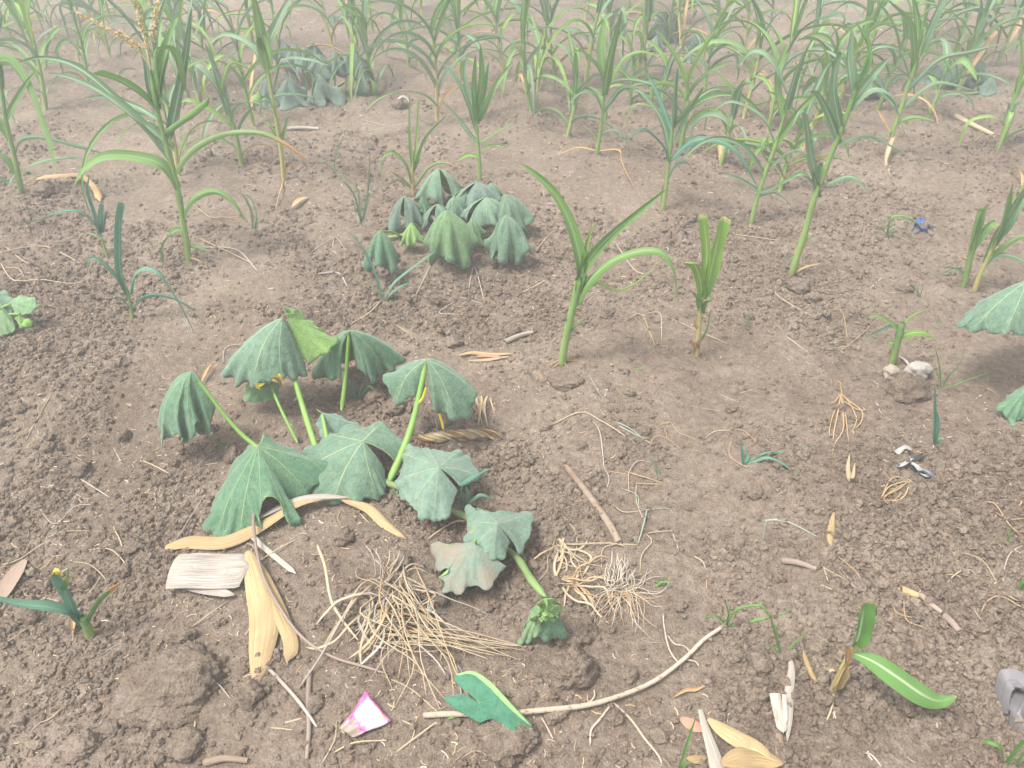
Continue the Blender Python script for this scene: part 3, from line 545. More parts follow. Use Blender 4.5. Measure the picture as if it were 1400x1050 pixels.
maize('cut-topped maize stalk beside the drooping squash leaves', (1318, 392), [(1322, 370), (1328, 345), (1334, 315), (1342, 285)],
  [([(1322, 384), (1308, 368), (1292, 372), (1280, 376)], .018, MZ_B), ([(1328, 345), (1334, 316), (1338, 300), (1343, 284)], .040, MZ_G, {'prof': 'cut', 'hint': (1, 0, 0), 'jag': .02}), ([(1330, 340), (1350, 312), (1362, 304)], .03, MZ_G, {'prof': 'cut'}),
   ([(1320, 388), (1326, 362), (1310, 352), (1304, 362)], .012, DRY_O)], .010, r1=.012, seed=34)
maize('maize on a straw-coloured stem, overlapping the cut-topped maize stalk', (1332, 398), [(1342, 370), (1356, 340), (1376, 300), (1392, 262)],
  [([(1346, 358), (1362, 318), (1370, 310), (1376, 322)], .040, MZ_G), ([(1360, 330), (1395, 275), (1410, 250)], .05, MZ_B, {'hint': (1, .3, 0)}), ([(1350, 352), (1380, 330), (1400, 322), (1420, 330)], .034, MZ_G), ([(1345, 362), (1370, 348), (1402, 358), (1430, 380)], .024, MZ_B, {'d': -.05}),
   ([(1358, 338), (1374, 290), (1384, 250)], .045, MZ_G, {'hint': (1, .2, 0)}), ([(1338, 385), (1345, 375), (1356, 392)], .014, MZ_B), ([(1370, 310), (1400, 262), (1430, 240)], .04, MZ_B)], .010, smat=STALK_Y, seed=35)
# -- mid plants traced a little more loosely
maize('maize with thin upright blades and yellowing side leaves, behind the mid-field squash', (565, 266), [(564, 235), (566, 205)],
  [([(565, 235), (561, 190), (560, 128)], .020, MZ_G, {'hint': (1, 0, 0)}), ([(566, 235), (570, 190), (573, 132)], .018, MZ_Y, {'hint': (1, 0, 0)}), ([(567, 232), (580, 190), (612, 156)], .022, MZ_G), ([(562, 250), (552, 222), (535, 208), (519, 220)], .026, MZ_Y), ([(520, 219), (523, 226), (522, 240)], .018, MZ_G),
   ([(566, 256), (584, 230), (605, 222), (631, 230)], .022, MZ_D), ([(563, 258), (548, 245), (532, 233)], .020, MZ_D)], .008, smat=STALK_Y, seed=41)
maize('fan-shaped maize with many upright narrow blades, behind the mid-field squash', (656, 246), [(655, 215), (652, 180), (650, 150)],
  [([(652, 195), (625, 160), (602, 136)], .026, MZ_B), ([(652, 180), (640, 140), (622, 105), (598, 82)], .03, MZ_B), ([(652, 170), (648, 120), (650, 74)], .034, MZ_G, {'hint': (1, 0, 0)}), ([(653, 165), (662, 120), (668, 85)], .036, MZ_G, {'hint': (1, .2, 0)}), ([(654, 165), (675, 120), (700, 85)], .036, MZ_G),
   ([(655, 215), (640, 212), (625, 220)], .024, MZ_Y), ([(656, 205), (672, 196), (696, 200)], .022, MZ_Y), ([(655, 195), (680, 180), (705, 165)], .022, MZ_G), ([(651, 160), (635, 105), (640, 70)], .03, MZ_B), ([(651, 165), (658, 110), (657, 60)], .036, MZ_G, {'hint': (1, 0, 0)})], .010, seed=42)
maize('maize with orange dried leaves splayed round its foot', (816, 212), [(820, 185), (824, 155), (827, 125), (832, 95)],
  [([(826, 130), (834, 80), (850, 14)], .050, MZ_G, {'hint': (1, .2, 0)}), ([(822, 155), (848, 122), (870, 122), (880, 138)], .034, MZ_B), ([(826, 125), (850, 82), (875, 70), (900, 76)], .036, MZ_G), ([(822, 150), (812, 130), (795, 128), (775, 146)], .03, MZ_B),
   ([(828, 120), (815, 90), (795, 72), (780, 72)], .036, MZ_G), ([(823, 182), (840, 178), (855, 190), (866, 226)], .016, MZ_B), ([(818, 195), (808, 180), (798, 172)], .016, MZ_D), ([(818, 206), (845, 205), (850, 222), (868, 258)], .016, DRY_O, {'d': -.35}),
   ([(815, 206), (790, 202), (760, 212)], .016, DRY_O), ([(830, 110), (838, 60), (858, 30)], .05, MZ_B, {'hint': (1, .3, 0)}), ([(828, 110), (822, 70), (826, 28), (815, 40)], .05, MZ_G, {'hint': (1, -.2, 0)})], .010, seed=43)
maize('bluish maize with drooping arcs, between the chewed maize and the back rows', (906, 287), [(911, 255), (914, 225), (918, 190), (922, 155)],
  [([(914, 225), (905, 200), (880, 178), (862, 188), (850, 190)], .03, MZ_S, {'d': -.05}), ([(915, 220), (945, 194), (975, 191), (1002, 202), (1020, 225), (1036, 255)], .034, MZ_S, {'d': -.1}), ([(916, 210), (905, 165), (880, 130), (862, 122)], .034, MZ_B),
   ([(918, 195), (940, 150), (968, 125), (990, 122)], .034, MZ_B), ([(920, 175), (922, 130), (926, 92)], .034, MZ_B, {'hint': (1, 0, 0)}), ([(919, 180), (900, 130), (885, 100)], .03, MZ_S), ([(920, 170), (945, 142), (962, 118)], .04, MZ_G), ([(912, 245), (925, 224), (940, 222), (946, 232)], .026, MZ_S), ([(912, 250), (906, 262), (905, 286)], .014, MZ_B)], .010, seed=44)
maize('maize with a brown withered leaf at its foot, right of the tasselled maize', (388, 246), [(384, 205), (378, 165), (370, 120), (362, 70), (358, 30)],
  [([(366, 95), (355, 55), (362, 50), (372, 90)], .055, MZ_G, {'hint': (1, .3, 0)}), ([(362, 75), (352, 20), (345, -10)], .055, MZ_G, {'hint': (1, .2, 0)}), ([(372, 120), (385, 82), (420, 80), (452, 90)], .03, MZ_B), ([(374, 125), (384, 82), (402, 95), (412, 112)], .016, SILV), ([(376, 130), (388, 100), (402, 125), (412, 146)], .016, SILV),
   ([(368, 105), (345, 65), (310, 48), (285, 60)], .036, MZ_B), ([(376, 160), (370, 140), (360, 135), (356, 160)], .03, MZ_B), ([(380, 190), (370, 172), (358, 165)], .02, MZ_G), ([(362, 70), (385, 20), (400, -10)], .05, MZ_B, {'hint': (1, -.2, 0)}), ([(382, 200), (390, 175), (393, 160)], .025, MZ_G),
   ([(388, 240), (395, 228), (404, 220)], .016, DRY_O), ([(387, 246), (382, 262), (376, 285)], .014, DRY_O, {'d': -.35})], .011, smat=STALK_Y, seed=45)
maize('tiny pale sprout below the blue plastic scrap', (1257, 406), None, [([(1257, 406), (1252, 396), (1246, 386)], .008, MZ_B), ([(1257, 406), (1260, 396), (1262, 386)], .008, MZ_B), ([(1257, 404), (1254, 396), (1256, 390)], .006, MZ_B)], name='grass_sprout', cat='sprout', seed=46)
maize('sprout whose longest leaf arches over the blue plastic scrap', (1212, 325), [(1213, 315)], [([(1212, 322), (1218, 298), (1240, 296), (1262, 310)], .014, GRASS), ([(1212, 322), (1214, 308), (1218, 294)], .016, MZ_B, {'hint': (1, 0, 0)}), ([(1212, 320), (1202, 312), (1196, 308)], .01, MZ_B), ([(1212, 320), (1224, 310), (1236, 316)], .01, MZ_B)], .003, name='grass_sprout', cat='sprout', seed=47)

# -- generated plants for the middle and back rows
def grow(label, g, hgt, nl, seed, group, lean=(0, 0), seg=14, k=4, width=0.036, tass=False):
    rg = random.Random(seed); t = thing('maize_plant', g, label, 'maize', group)
    top = g + Vector((lean[0] * hgt, lean[1] * hgt, hgt * 0.62)); mid = g.lerp(top, 0.5) + Vector((rg.uniform(-.02, .02), rg.uniform(-.02, .02), 0))
    pts = [g - Vector((0, 0, .02)), mid, top]; r0 = 0.011 + 0.004 * rg.random()
    tube('stalk', pts, r0, r0 * .45, STALK if rg.random() < .7 else STALK_Y, t, 10, 6); C = spline(pts, 41); az0 = rg.uniform(-.7, .7) + (0 if rg.random() < .65 else 1.57)
    for i in range(nl):
        f = 0.10 + 0.88 * (i / (nl - 1)) ** 0.85; s = Vector(C[int(f * 40)]); az = az0 + math.pi * (i % 2) + rg.uniform(-.6, .6)
        hd = Vector((math.cos(az), math.sin(az), 0)); ln = hgt * (0.50 + 0.34 * math.sin(math.pi * min(1, f * .9 + .1))) * rg.uniform(.75, 1.2); upr = 0.35 + 0.6 * f
        if i >= nl - 3: el = R(rg.uniform(66, 86))
        else: el = R(rg.uniform(35, 68))
        P = [s]; e = el; n = 6
        bend = R(rg.uniform(12, 30)) if i < nl - 3 else R(rg.uniform(2, 16)); kink = rg.randint(2, 5) if rg.random() < .35 else -1
        for q in range(n):
            P.append(P[-1] + (hd * math.cos(e) + Vector((0, 0, math.sin(e)))) * (ln / n)); e -= bend
            if q == kink: e -= R(rg.uniform(40, 90))
            e = max(e, R(-86)); hd = (hd + Vector((rg.uniform(-.12, .12), rg.uniform(-.12, .12), 0))).normalized()
        m_ = rg.random(); mt = MZ_D if f < .22 and m_ < .5 else (MZ_G if m_ < .35 else (MZ_B if m_ < .76 else MZ_Y))
        if i == 0 and rg.random() < .6: mt = DRY_O
        blade('leaf', P, width * rg.uniform(.7, 1.25) * (0.6 + .5 * f), mt, t, cup=rg.uniform(.3, 1.0), roll=rg.uniform(-.5, .5), twist=rg.uniform(-1.2, 1.2), n=seg, k=k, seed=seed + i, wav=.03)
    if tass:
        P = [top, top + Vector((.01, 0, .1)), top + Vector((rg.uniform(-.03, .03), .02, .22))]; tube('tassel', P, .004, .002, TASSEL, t, 10, 5)
    return t
def hfor(px, py, topy):
    g = G(px, py); return g, max(0.15, at(px, topy, g.y).z - g.z)
MID = [(62, 150, -40, 10), (244, 240, -10, 9), (347, 172, -30, 10), (517, 127, -25, 10), (597, 166, -40, 11), (726, 152, -35, 10), (775, 187, 40, 9), (861, 142, 50, 8),
       (962, 132, -5, 9), (1016, 162, -25, 10), (1050, 180, -45, 10), (1246, 106, -50, 10), (1372, 196, 70, 8), (690, 108, -40, 9), (630, 122, -30, 9), (300, 118, -30, 9),
       (905, 150, 60, 7), (1090, 120, -35, 9), (1150, 135, -10, 8), (1180, 88, -55, 9), (1300, 118, 0, 8), (560, 92, -40, 9), (760, 108, -30, 8), (1395, 262, 150, 7), (20, 60, -70, 9), (150, 78, -55, 9), (110, 40, -70, 8), (1066, 262, 120, 9), (1098, 205, 60, 10), (1200, 150, -20, 10), (120, 115, -50, 9), (205, 118, -40, 10), (330, 225, 70, 8), (275, 150, -20, 9), (930, 205, 60, 9), (1130, 165, 0, 10), (870, 108, -40, 9), (985, 225, 90, 8), (830, 92, -50, 9), (1340, 92, -40, 9), (1270, 160, 40, 8)]
MIDLAB = {(62, 150): 'maize standing behind the broad pale-leaved maize and the dry arched leaf', (517, 127): 'maize standing beside the far pleated squash, close to the pale rounded husk',
          (1372, 196): 'maize standing at the end of the long dry cane', (1246, 106): 'maize directly behind the one with the long dry hanging leaf', (244, 240): 'maize directly behind the stem of the tasselled maize',
          (1395, 262): 'maize behind the straw-stemmed maize, in front of the dry cane', (1066, 262): 'low maize between the crossing-leaved maize and the leaning grey-green maize',
          (985, 225): 'maize between the bluish drooping-arc maize and the crossing-leaved maize', (597, 166): 'maize directly behind the fan-shaped maize and the thin-bladed maize', (775, 187): 'maize beside the one with splayed orange leaves at its foot'}
for i, (bx, by, ty, nl) in enumerate(MID):
    g, hh = hfor(bx, by, ty); rg = random.Random(500 + i)
    lab = MIDLAB.get((bx, by), 'mid-field green maize with rolled leaves, no tassel, on bare soil in the middle rows')
    grow(lab, g, min(hh, 0.95), nl, 900 + i * 31, 'maize plants of the middle rows', (rg.uniform(-.1, .12), rg.uniform(-.05, .08)), 18, 4, .044)
rg = random.Random(77); nfar = 0; yy = 5.0
while yy < 9.6:
    xx = -0.72 * yy - 0.6
    while xx < 0.72 * yy + 0.6:
        if rg.random() < (0.46 if xx < 0.4 else 0.72):
            x_, y_ = xx + rg.uniform(-.1, .1), yy + rg.uniform(-.2, .2); nfar += 1
            grow('distant maize plant standing in the hazy back rows', Vector((x_, y_, hs1(x_, y_))), rg.uniform(.62, 1.08), rg.randint(8, 10), 3000 + nfar * 17, 'maize plants of the hazy back rows', (rg.uniform(-.12, .12), rg.uniform(-.1, .1)), 11, 2, .048, rg.random() < .12)
        xx += rg.uniform(.32, .48)
    yy += 0.62

# ================================================================== squash
def drape(P0, ec, er, seed, veins, out, it=130, pull=.014, vpull=.025, amp=.010, grav=.0004, bendk=.22):
    """limp lamina: more cloth than the outline needs, so that it buckles between the veins"""
    Rr, n = P0.shape[:2]; sv = np.linspace(0, 1, Rr); P = P0.copy(); Q = P.reshape(-1, 3)
    nz = (noise3(Q, 16.0, seed + 3) + .7 * noise3(Q, 34.0, seed + 5)).reshape(Rr, n); P = P + out[None] * (nz * amp * np.minimum(1, sv * 1.5)[:, None])[..., None]
    ln = lambda d: np.maximum(np.linalg.norm(d, axis=-1), 1e-7)
    Lc = ln(P0[:, 1:] - P0[:, :-1]) * (1 + ec * sv ** 1.3)[:, None]; Lr = ln(P0[1:] - P0[:-1]) * (1 + er)
    Lc2 = Lc[:, 1:] + Lc[:, :-1]; Lr2 = Lr[1:] + Lr[:-1]; Lc4 = Lc2[:, 2:] + Lc2[:, :-2] if n > 6 else None; Lr4 = Lr2[2:] + Lr2[:-2]
    pk = np.full(n, pull); pk[veins] = vpull; pk = pk[None, :, None] * np.ones((Rr, 1, 1))
    def st(A, B, L_, k):
        d = B - A; l = ln(d); c = (k * .5 * (l - L_) / l)[..., None] * d; A += c; B -= c
    def bd(sl1, sl2, L_, k):
        A, B = P[sl1], P[sl2]; d = B - A; l = ln(d); c = (k * .5 * np.minimum(l - L_, 0) / l)[..., None] * d; D_ = np.zeros_like(P); D_[sl1] += c; D_[sl2] -= c; P[...] += D_
    al = slice(None)
    for i in range(it):
        P[:, :, 2] -= grav * sv[:, None]; P += (P0 - P) * pk
        for o in (0, 1):
            m_ = (n - o) // 2; st(P[:, o:o + 2 * m_:2], P[:, o + 1:o + 2 * m_:2], Lc[:, o:o + 2 * m_ - 1:2], .9)
            m_ = (Rr - o) // 2; st(P[o:o + 2 * m_:2], P[o + 1:o + 2 * m_:2], Lr[o:o + 2 * m_ - 1:2], .9)
        bd((al, slice(0, n - 2)), (al, slice(2, n)), Lc2, bendk); bd((slice(0, Rr - 2),), (slice(2, Rr),), Lr2, bendk)
        if Lc4 is not None: bd((al, slice(0, n - 4)), (al, slice(4, n)), Lc4, bendk * .5)
        bd((slice(0, Rr - 4),), (slice(4, Rr),), Lr4, bendk * .5)
        P[0] = P0[0]
        if i % 15 == 14: P = clampz(P.reshape(-1, 3), .003).reshape(Rr, n, 3)
    for k in range(2):                                  # iron out grid-size jitter
        P[1:-1, 1:-1] = P[1:-1, 1:-1] * .5 + .125 * (P[2:, 1:-1] + P[:-2, 1:-1] + P[1:-1, 2:] + P[1:-1, :-2])
    return P
def squash_leaf(parent, C, tips, mat, under=False, bend=0.72, lift=0.0, fold=0.012, sub=10, nr=22, seed=0, pucker=0.004, umat=None, name='leaf', lobes=0.025, closed=False, droop=.014, slack=.17, sim=True, grav=.0003):
    r = np.random.RandomState(seed + 1); C = np.array(C, float); T = np.array([tuple(t) for t in tips], float); N = len(T)
    E = np.vstack([2 * T[0] - T[1], T, 2 * T[-1] - T[-2]]) if not closed else np.vstack([T[-1], T, T[0], T[1]])
    n = (N - 1) * sub + 1 if not closed else N * sub + 1
    us = np.linspace(0, (N - 1) if not closed else N, n); k = np.minimum(np.floor(us).astype(int), N - 2 if not closed else N - 1); f = (us - k)[:, None]
    p0, p1, p2, p3 = E[k], E[k + 1], E[k + 2], E[k + 3]
    rim = 0.5 * (2 * p1 + (p2 - p0) * f + (2 * p0 - 5 * p1 + 4 * p2 - p3) * f ** 2 + (3 * p1 - p0 - 3 * p2 + p3) * f ** 3)
    D = rim - C; ff = f[:, 0]; amp = r.uniform(-1, 1, N + 1); sgn = amp[k]; tooth = 1 + lobes * (np.cos(2 * np.pi * ff) - 1) * .5 + 0.012 * np.sin(us * 2 * np.pi * 2.5 + 1) + 0.018 * (r.rand(n) - .5)
    rim = C + D * tooth[:, None]; D = rim - C
    hor = D * np.array([1, 1, 0]); drop = D[:, 2]
    out = nrm(np.cross(np.gradient(rim, axis=0), D)); ref = nrm(hor) * .6 + np.array([0, 0, 1.0]); out = np.where(((out * ref).sum(1) < 0)[:, None], -out, out)
    ke = np.exp(-np.linspace(-2, 2, 13) ** 2); ke /= ke.sum(); pad = np.vstack([np.repeat(out[:1], 6, 0), out, np.repeat(out[-1:], 6, 0)]); out = nrm(np.stack([np.convolve(pad[:, c_], ke, 'valid') for c_ in range(3)], 1))
    hk_ = int(sub * 2.8); ke = np.exp(-np.linspace(-1.8, 1.8, 2 * hk_ + 1) ** 2); ke /= ke.sum(); pad = np.vstack([2 * D[:1] - D[hk_:0:-1], D, 2 * D[-1:] - D[-2:-hk_ - 2:-1]]) if n > hk_ + 1 else np.vstack([np.repeat(D[:1], hk_, 0), D, np.repeat(D[-1:], hk_, 0)])
    Dsm = np.stack([np.convolve(pad[:, c_], ke, 'valid') for c_ in range(3)], 1)
    rows = []; UV = []
    for q in range(nr + 1):
        s = q / nr; a = s + (bend - 0.5) * 2 * s * (1 - s); b = s - (bend - 0.5) * 2 * s * (1 - s)     # goes out first, drops later
        Ds = D * s ** 2.2 + Dsm * (1 - s ** 2.2); P = C + Ds * np.array([1, 1, 0]) * a + np.outer(Ds[:, 2] * b, [0, 0, 1.0]) + np.array([0, 0, lift]) * 4 * s * (1 - s)
        P = P + out * (sgn * np.sin(np.pi * ff) * fold * .2 * s ** 2.2)[:, None]
        rows.append(P); UV.append(np.stack([us * .5, np.full(n, s)], 1))
    Pg = np.stack(rows); arc = np.linalg.norm(np.diff(Pg, axis=0), axis=2).sum(0).mean(); per = np.linalg.norm(np.diff(Pg[-1], axis=0), axis=1).sum()
    ec = np.clip(6.0 * arc / max(per, 1e-6) - 1, .10, slack); vcols = np.minimum(np.arange(0, N, 2) * sub, n - 1)
    if sim: Pg = drape(Pg, ec, .02, seed, vcols, out, amp=droop, grav=grav)
    vd = np.minimum(ff, 1 - ff)
    for q in range(1, nr + 1):
        s = q / nr; P = Pg[q]; Pg[q] = P + out * (pucker * (noise3(P, 45.0, seed + 3) * .7 + noise3(P, 95.0, seed + 5) * .4) * min(1, s * 3))[:, None] * .6
    V = clampz(Pg.reshape(-1, 3), 0.003); UV = np.concatenate(UV)
    Fc = [(q * n + j, (q + 1) * n + j, (q + 1) * n + j + 1, q * n + j + 1) for q in range(nr) for j in range(n - 1)]
    A = V[[f_[0] for f_ in Fc]]; B = V[[f_[1] for f_ in Fc]]; Dd = V[[f_[3] for f_ in Fc]]; nz = np.cross(B - A, Dd - A).sum(0)
    facing = nz[2] * 1.0 + (-nz[1]) * 0.25
    if (facing < 0) != under: Fc = [tuple(reversed(f_)) for f_ in Fc]
    o = mesh_obj(name, V, Fc, [mat, umat or SQ_U], parent, UV)
    md = o.modifiers.new('thickness', 'SOLIDIFY'); md.thickness = 0.0011; md.offset = -1; md.material_offset = 1; md.material_offset_rim = 1
    return o
def petiole(parent, C, foot, mid=None, r=0.0065, name='petiole'):
    # the stalk of the leaf it is parented to
    C = Vector(C); foot = Vector(foot); m_ = mid if mid is not None else C.lerp(foot, .5) + Vector((0, 0, .02))
    return tube(name, [foot, m_, C], r * 1.15, r * .75, PETI, parent, 14, 8)
# -- the large wilted squash
base = G(440, 648); S1 = thing('squash_plant', base, 'large wilted squash vine with grey-green drooping leaves, beside the torn maize husk', 'squash plant')
def lf(cx, cy, Y, tips, mat, foot=None, mid=None, r=.0065, **kw):
    C = at(cx, cy, Y); T = [at(p[0], p[1], Y + p[2]) for p in tips]; o = squash_leaf(S1, C, T, mat, **kw)
    if foot is not None:
        f_ = G(foot[0], foot[1], .015); m_ = at(mid[0], mid[1], (Y + f_.y) / 2 if len(mid) < 3 else mid[2]) if mid else None; petiole(o, C - Vector((0, 0, .004)), f_, m_, r)
    return o
def lz(cx, cy, z, tips, mat, foot=None, r=.006, **kw):
    C = atz(cx, cy, z); T = [atz(p[0], p[1], max(z + p[2], 0.0)) for p in tips]; o = squash_leaf(S1, C, T, mat, **kw)
    if foot is not None: petiole(o, C - Vector((0, 0, .004)), G(foot[0], foot[1], .012), None, r)
    return o
# a: furthest left, hanging in folds
lf(262, 507, 1.66, [(292, 553, -.02), (285, 586, -.045), (273, 590, -.02), (267, 572, -.06), (262, 594, -.07), (250, 602, -.05), (244, 592, -.08), (232, 594, -.05), (219, 602, -.04), (217, 572, .0), (226, 545, .06), (245, 560, .09), (268, 560, .09), (284, 550, .06)], SQ_D,
   (415, 650), (335, 598, 1.60), fold=.020, bend=.80, seed=1)
# b: broad dome, with c the part of it that flipped over
lf(386, 434, 1.82, [(398, 446, .03), (412, 482, .0), (417, 507, -.03), (401, 513, -.06), (383, 514, -.075), (363, 519, -.08), (344, 523, -.075), (322, 520, -.05), (305, 507, -.01), (314, 488, .06), (345, 480, .11), (372, 470, .1)], SQ_F, (440, 640), (405, 525, 1.76), r=.0085, fold=.008, bend=.70, slack=.18, seed=2)
FLIP = lf(393, 434, 1.83, [(387, 415, .0), (407, 419, .02), (426, 434, .03), (446, 449, .03), (461, 462, .02), (446, 477, -.01), (427, 489, -.02), (411, 484, -.02), (400, 462, -.01)], SQ_U, under=False, umat=SQ_F, fold=.006, bend=.5, slack=.12, droop=.005, seed=3, name='leaf', pucker=.003)
# d: behind its stalk
lf(477, 452, 1.86, [(466, 512, -.02), (456, 514, -.03), (443, 513, .0), (428, 510, .03), (446, 478, .10), (470, 490, .15), (500, 488, .15), (528, 470, .10), (552, 487, .05), (538, 501, .01), (524, 507, .0), (510, 518, -.03), (498, 506, -.02), (488, 499, .0)], SQ_D, (468, 566), (473, 510, 1.84), fold=.014, bend=.80, seed=4)
# f: right, two hanging halves
lf(583, 492, 1.70, [(580, 526, -.02), (560, 538, -.04), (540, 546, -.04), (524, 511, .0), (545, 498, .07), (578, 500, .12), (612, 500, .09), (634, 512, .04), (650, 532, -.01), (643, 564, -.05), (620, 569, -.075), (606, 561, -.055), (594, 556, -.06), (588, 535, -.035)], SQ_F, (531, 668), (562, 585, 1.60), r=.0095, fold=.010, bend=.78, seed=5)
# e: big one in front with yellow veins
lf(353, 610, 1.48, [(360, 588, .05), (394, 605, .05), (450, 631, .0), (438, 652, -.03), (421, 671, -.06), (400, 679, -.08), (388, 668, -.085), (408, 708, -.15), (396, 710, -.16), (372, 676, -.13), (356, 690, -.14), (351, 724, -.175), (325, 739, -.19), (302, 748, -.205), (291, 734, -.18), (281, 718, -.15), (290, 684, -.07), (312, 636, .03), (336, 607, .05)], SQ_D, (420, 652), fold=.010, bend=.66, sub=8, seed=6)
# g: centre
lf(496, 603, 1.52, [(526, 640, -.03), (526, 668, -.08), (517, 678, -.10), (487, 680, -.12), (453, 684, -.12), (424, 670, -.09), (412, 640, -.03), (414, 611, .03), (445, 590, .08), (474, 577, .11), (519, 574, .10), (550, 599, .05), (540, 625, .0)], SQ_F, (505, 655), fold=.008, bend=.70, seed=7)
# h: small pale one behind
lf(440, 564, 1.66, [(433, 555, .02), (460, 561, .03), (489, 575, .0), (470, 586, -.03), (442, 594, -.05), (431, 576, -.02)], SQ_P, (455, 640), fold=.006, bend=.6, seed=8)
# i, j: open leaves lying flat
lz(600, 639, .11, [(625, 668, -.05), (612, 701, -.07), (592, 708, -.08), (574, 703, -.07), (561, 687, -.06), (546, 674, -.07), (540, 655, -.055), (544, 632, -.07), (542, 612, -.05), (552, 600, -.03), (582, 606, -.03), (607, 609, -.03), (629, 611, -.03), (643, 619, -.045), (655, 645, -.06), (631, 658, -.04)], SQ_P, (560, 672), fold=.006, bend=.62, sub=8, slack=.16, droop=.006, seed=9)
lz(680, 716, .085, [(698, 738, -.04), (689, 759, -.055), (674, 761, -.05), (658, 760, -.05), (645, 746, -.05), (634, 732, -.05), (638, 710, -.04), (636, 686, -.05), (655, 690, -.02), (690, 693, -.02), (727, 696, -.05), (726, 722, -.04), (714, 751, -.06), (704, 739, -.04)], SQ_P, (668, 742), fold=.005, bend=.60, sub=8, slack=.16, droop=.006, seed=10)
DUSTY = lz(648, 742, .050, [(690, 773, -.04), (667, 799, -.03), (647, 797, -.035), (626, 805, -.04), (603, 805, -.045), (594, 793, -.045), (611, 775, -.02), (596, 771, -.04), (590, 741, -.035), (618, 737, -.01), (646, 735, -.01)], SQ_K, (655, 750), fold=.004, bend=.6, sub=8, slack=.16, droop=.006, seed=11)
lf(368, 520, 1.80, [(334, 523, .04), (331, 541, .0), (345, 545, -.02), (359, 545, -.02), (376, 538, .0), (384, 522, .03)], SQ_L, (408, 610), (382, 555, 1.72), r=.0048, fold=.006, bend=.6, seed=12)
lf(535, 652, 1.50, [(527, 665, -.02), (536, 682, -.04), (546, 692, -.05), (552, 680, -.03), (544, 660, .0)], SQ_L, fold=.004, bend=.5, seed=13)
DUSTY['label'] = 'leaf coated in brown dust'; FLIP['label'] = 'leaf half flipped over to its bright green underside'
# vine
vp = [G(415, 648, .012), G(470, 655, .02), G(530, 668, .022), G(585, 690, .02), G(640, 716, .022), G(680, 752, .026), G(706, 772, .03), at(728, 795, 1.08), at(746, 816, 1.03)]
tube('vine', vp, .010, .008, VINE, S1, 40, 9, bumps=7)
lf(748, 815, 1.03, [(724, 832, .0), (714, 858, -.015), (709, 878, -.03), (722, 874, -.035), (735, 864, -.035), (742, 852, -.03)], SQ_L, fold=.008, bend=.6, seed=14)
lf(752, 822, 1.025, [(742, 858, -.02), (734, 866, -.03), (748, 872, -.035), (775, 868, -.03), (772, 852, -.02), (762, 840, .0)], SQ_D, fold=.006, bend=.7, seed=15)
lf(738, 806, 1.05, [(728, 800, .02), (740, 795, .03), (752, 812, .02), (765, 828, .0), (757, 850, -.03), (742, 840, -.02)], SQ_L, fold=.014, bend=.7, seed=16, pucker=.01)
rg = random.Random(5)
for k in range(13):
    cx, cy = rg.uniform(734, 762), rg.uniform(816, 846); q = rg.uniform(7, 12); Yk = 1.01 + rg.uniform(-.02, .005); a0 = rg.uniform(0, 6.28)
    squash_leaf(S1, at(cx, cy, Yk), [at(cx + q * math.cos(a0 + i_ * .8) * rg.uniform(.7, 1.2), cy + q * math.sin(a0 + i_ * .8) * rg.uniform(.7, 1.2), Yk + rg.uniform(-.015, .012)) for i_ in range(7)], SQ_U if k % 3 else SQ_L, fold=.006, bend=.6, sub=5, nr=7, seed=300 + k, pucker=.006, name='young_leaf', lobes=.12)
for pts in ([(583, 530), (578, 545), (572, 552)], [(600, 566), (604, 578), (606, 588)]): blade('flower', P3(pts, 1.60), .010, YELLOW, S1, cup=.8, prof='strap', hint=(1, 0, 0))
for pts in ([(372, 520), (380, 514), (386, 526)], [(356, 532), (352, 526), (362, 524)]): blade('flower', P3(pts, 1.70), .015, YELLOW, S1, cup=.7, prof='lance', hint=(1, 0, 0))
blade('leaf', P3([(372, 516), (380, 520), (384, 530)], 1.69), .012, plain('flower_brown', (.16, .10, .05)), S1, cup=.4, prof='lance', hint=(1, 0, 0))
for pts in ([(625, 706), (640, 705), (600, 722), (585, 738)],): tube('tendril', [G(636, 722, .03), G(622, 720, .02), G(600, 730, .012), G(583, 740, .004)], .003, .002, ROOT_O, S1, 12, 5)

def auto_leaf(parent, px, py, wpx, hpx, Y, mat, seed, skew=0, foot=None, n=15, r=.005, foldk=.14, sub=6, nr=12):
    """umbrella-like wilted leaf: hangs from its stalk on all sides"""
    rg = random.Random(seed); Y = min(Y, G(px + skew, py + hpx).y - .05); C = at(px, py, Y); m_ = mpp(C); Rx = wpx * .50 * m_; Hh = hpx * m_ / CP * .80; T = []; a0 = rg.uniform(0, 6.28)
    for i in range(n):
        a = a0 + 0.25 + (2 * math.pi - .5) * i / (n - 1) + rg.uniform(-.1, .1); jj = rg.uniform(.9, 1.18); hv = rg.uniform(.66, 1.12)
        fr = (1.04 if i % 2 else .92)
        T.append(C + Vector((math.cos(a) * Rx * fr * jj + skew * m_, math.sin(a) * Rx * .75 * fr * jj, -Hh * hv * (.95 - .1 * math.sin(a)))))
    o = squash_leaf(parent, C, T, mat, fold=foldk * Rx, bend=rg.uniform(.72, .84), sub=sub, nr=nr, seed=seed, pucker=.003, slack=.75, droop=.022, grav=.00012)
    if foot is not None: petiole(o, C - Vector((0, 0, .004)), foot, C.lerp(Vector(foot), .5) + Vector((0, 0, .012)), r)
    return o
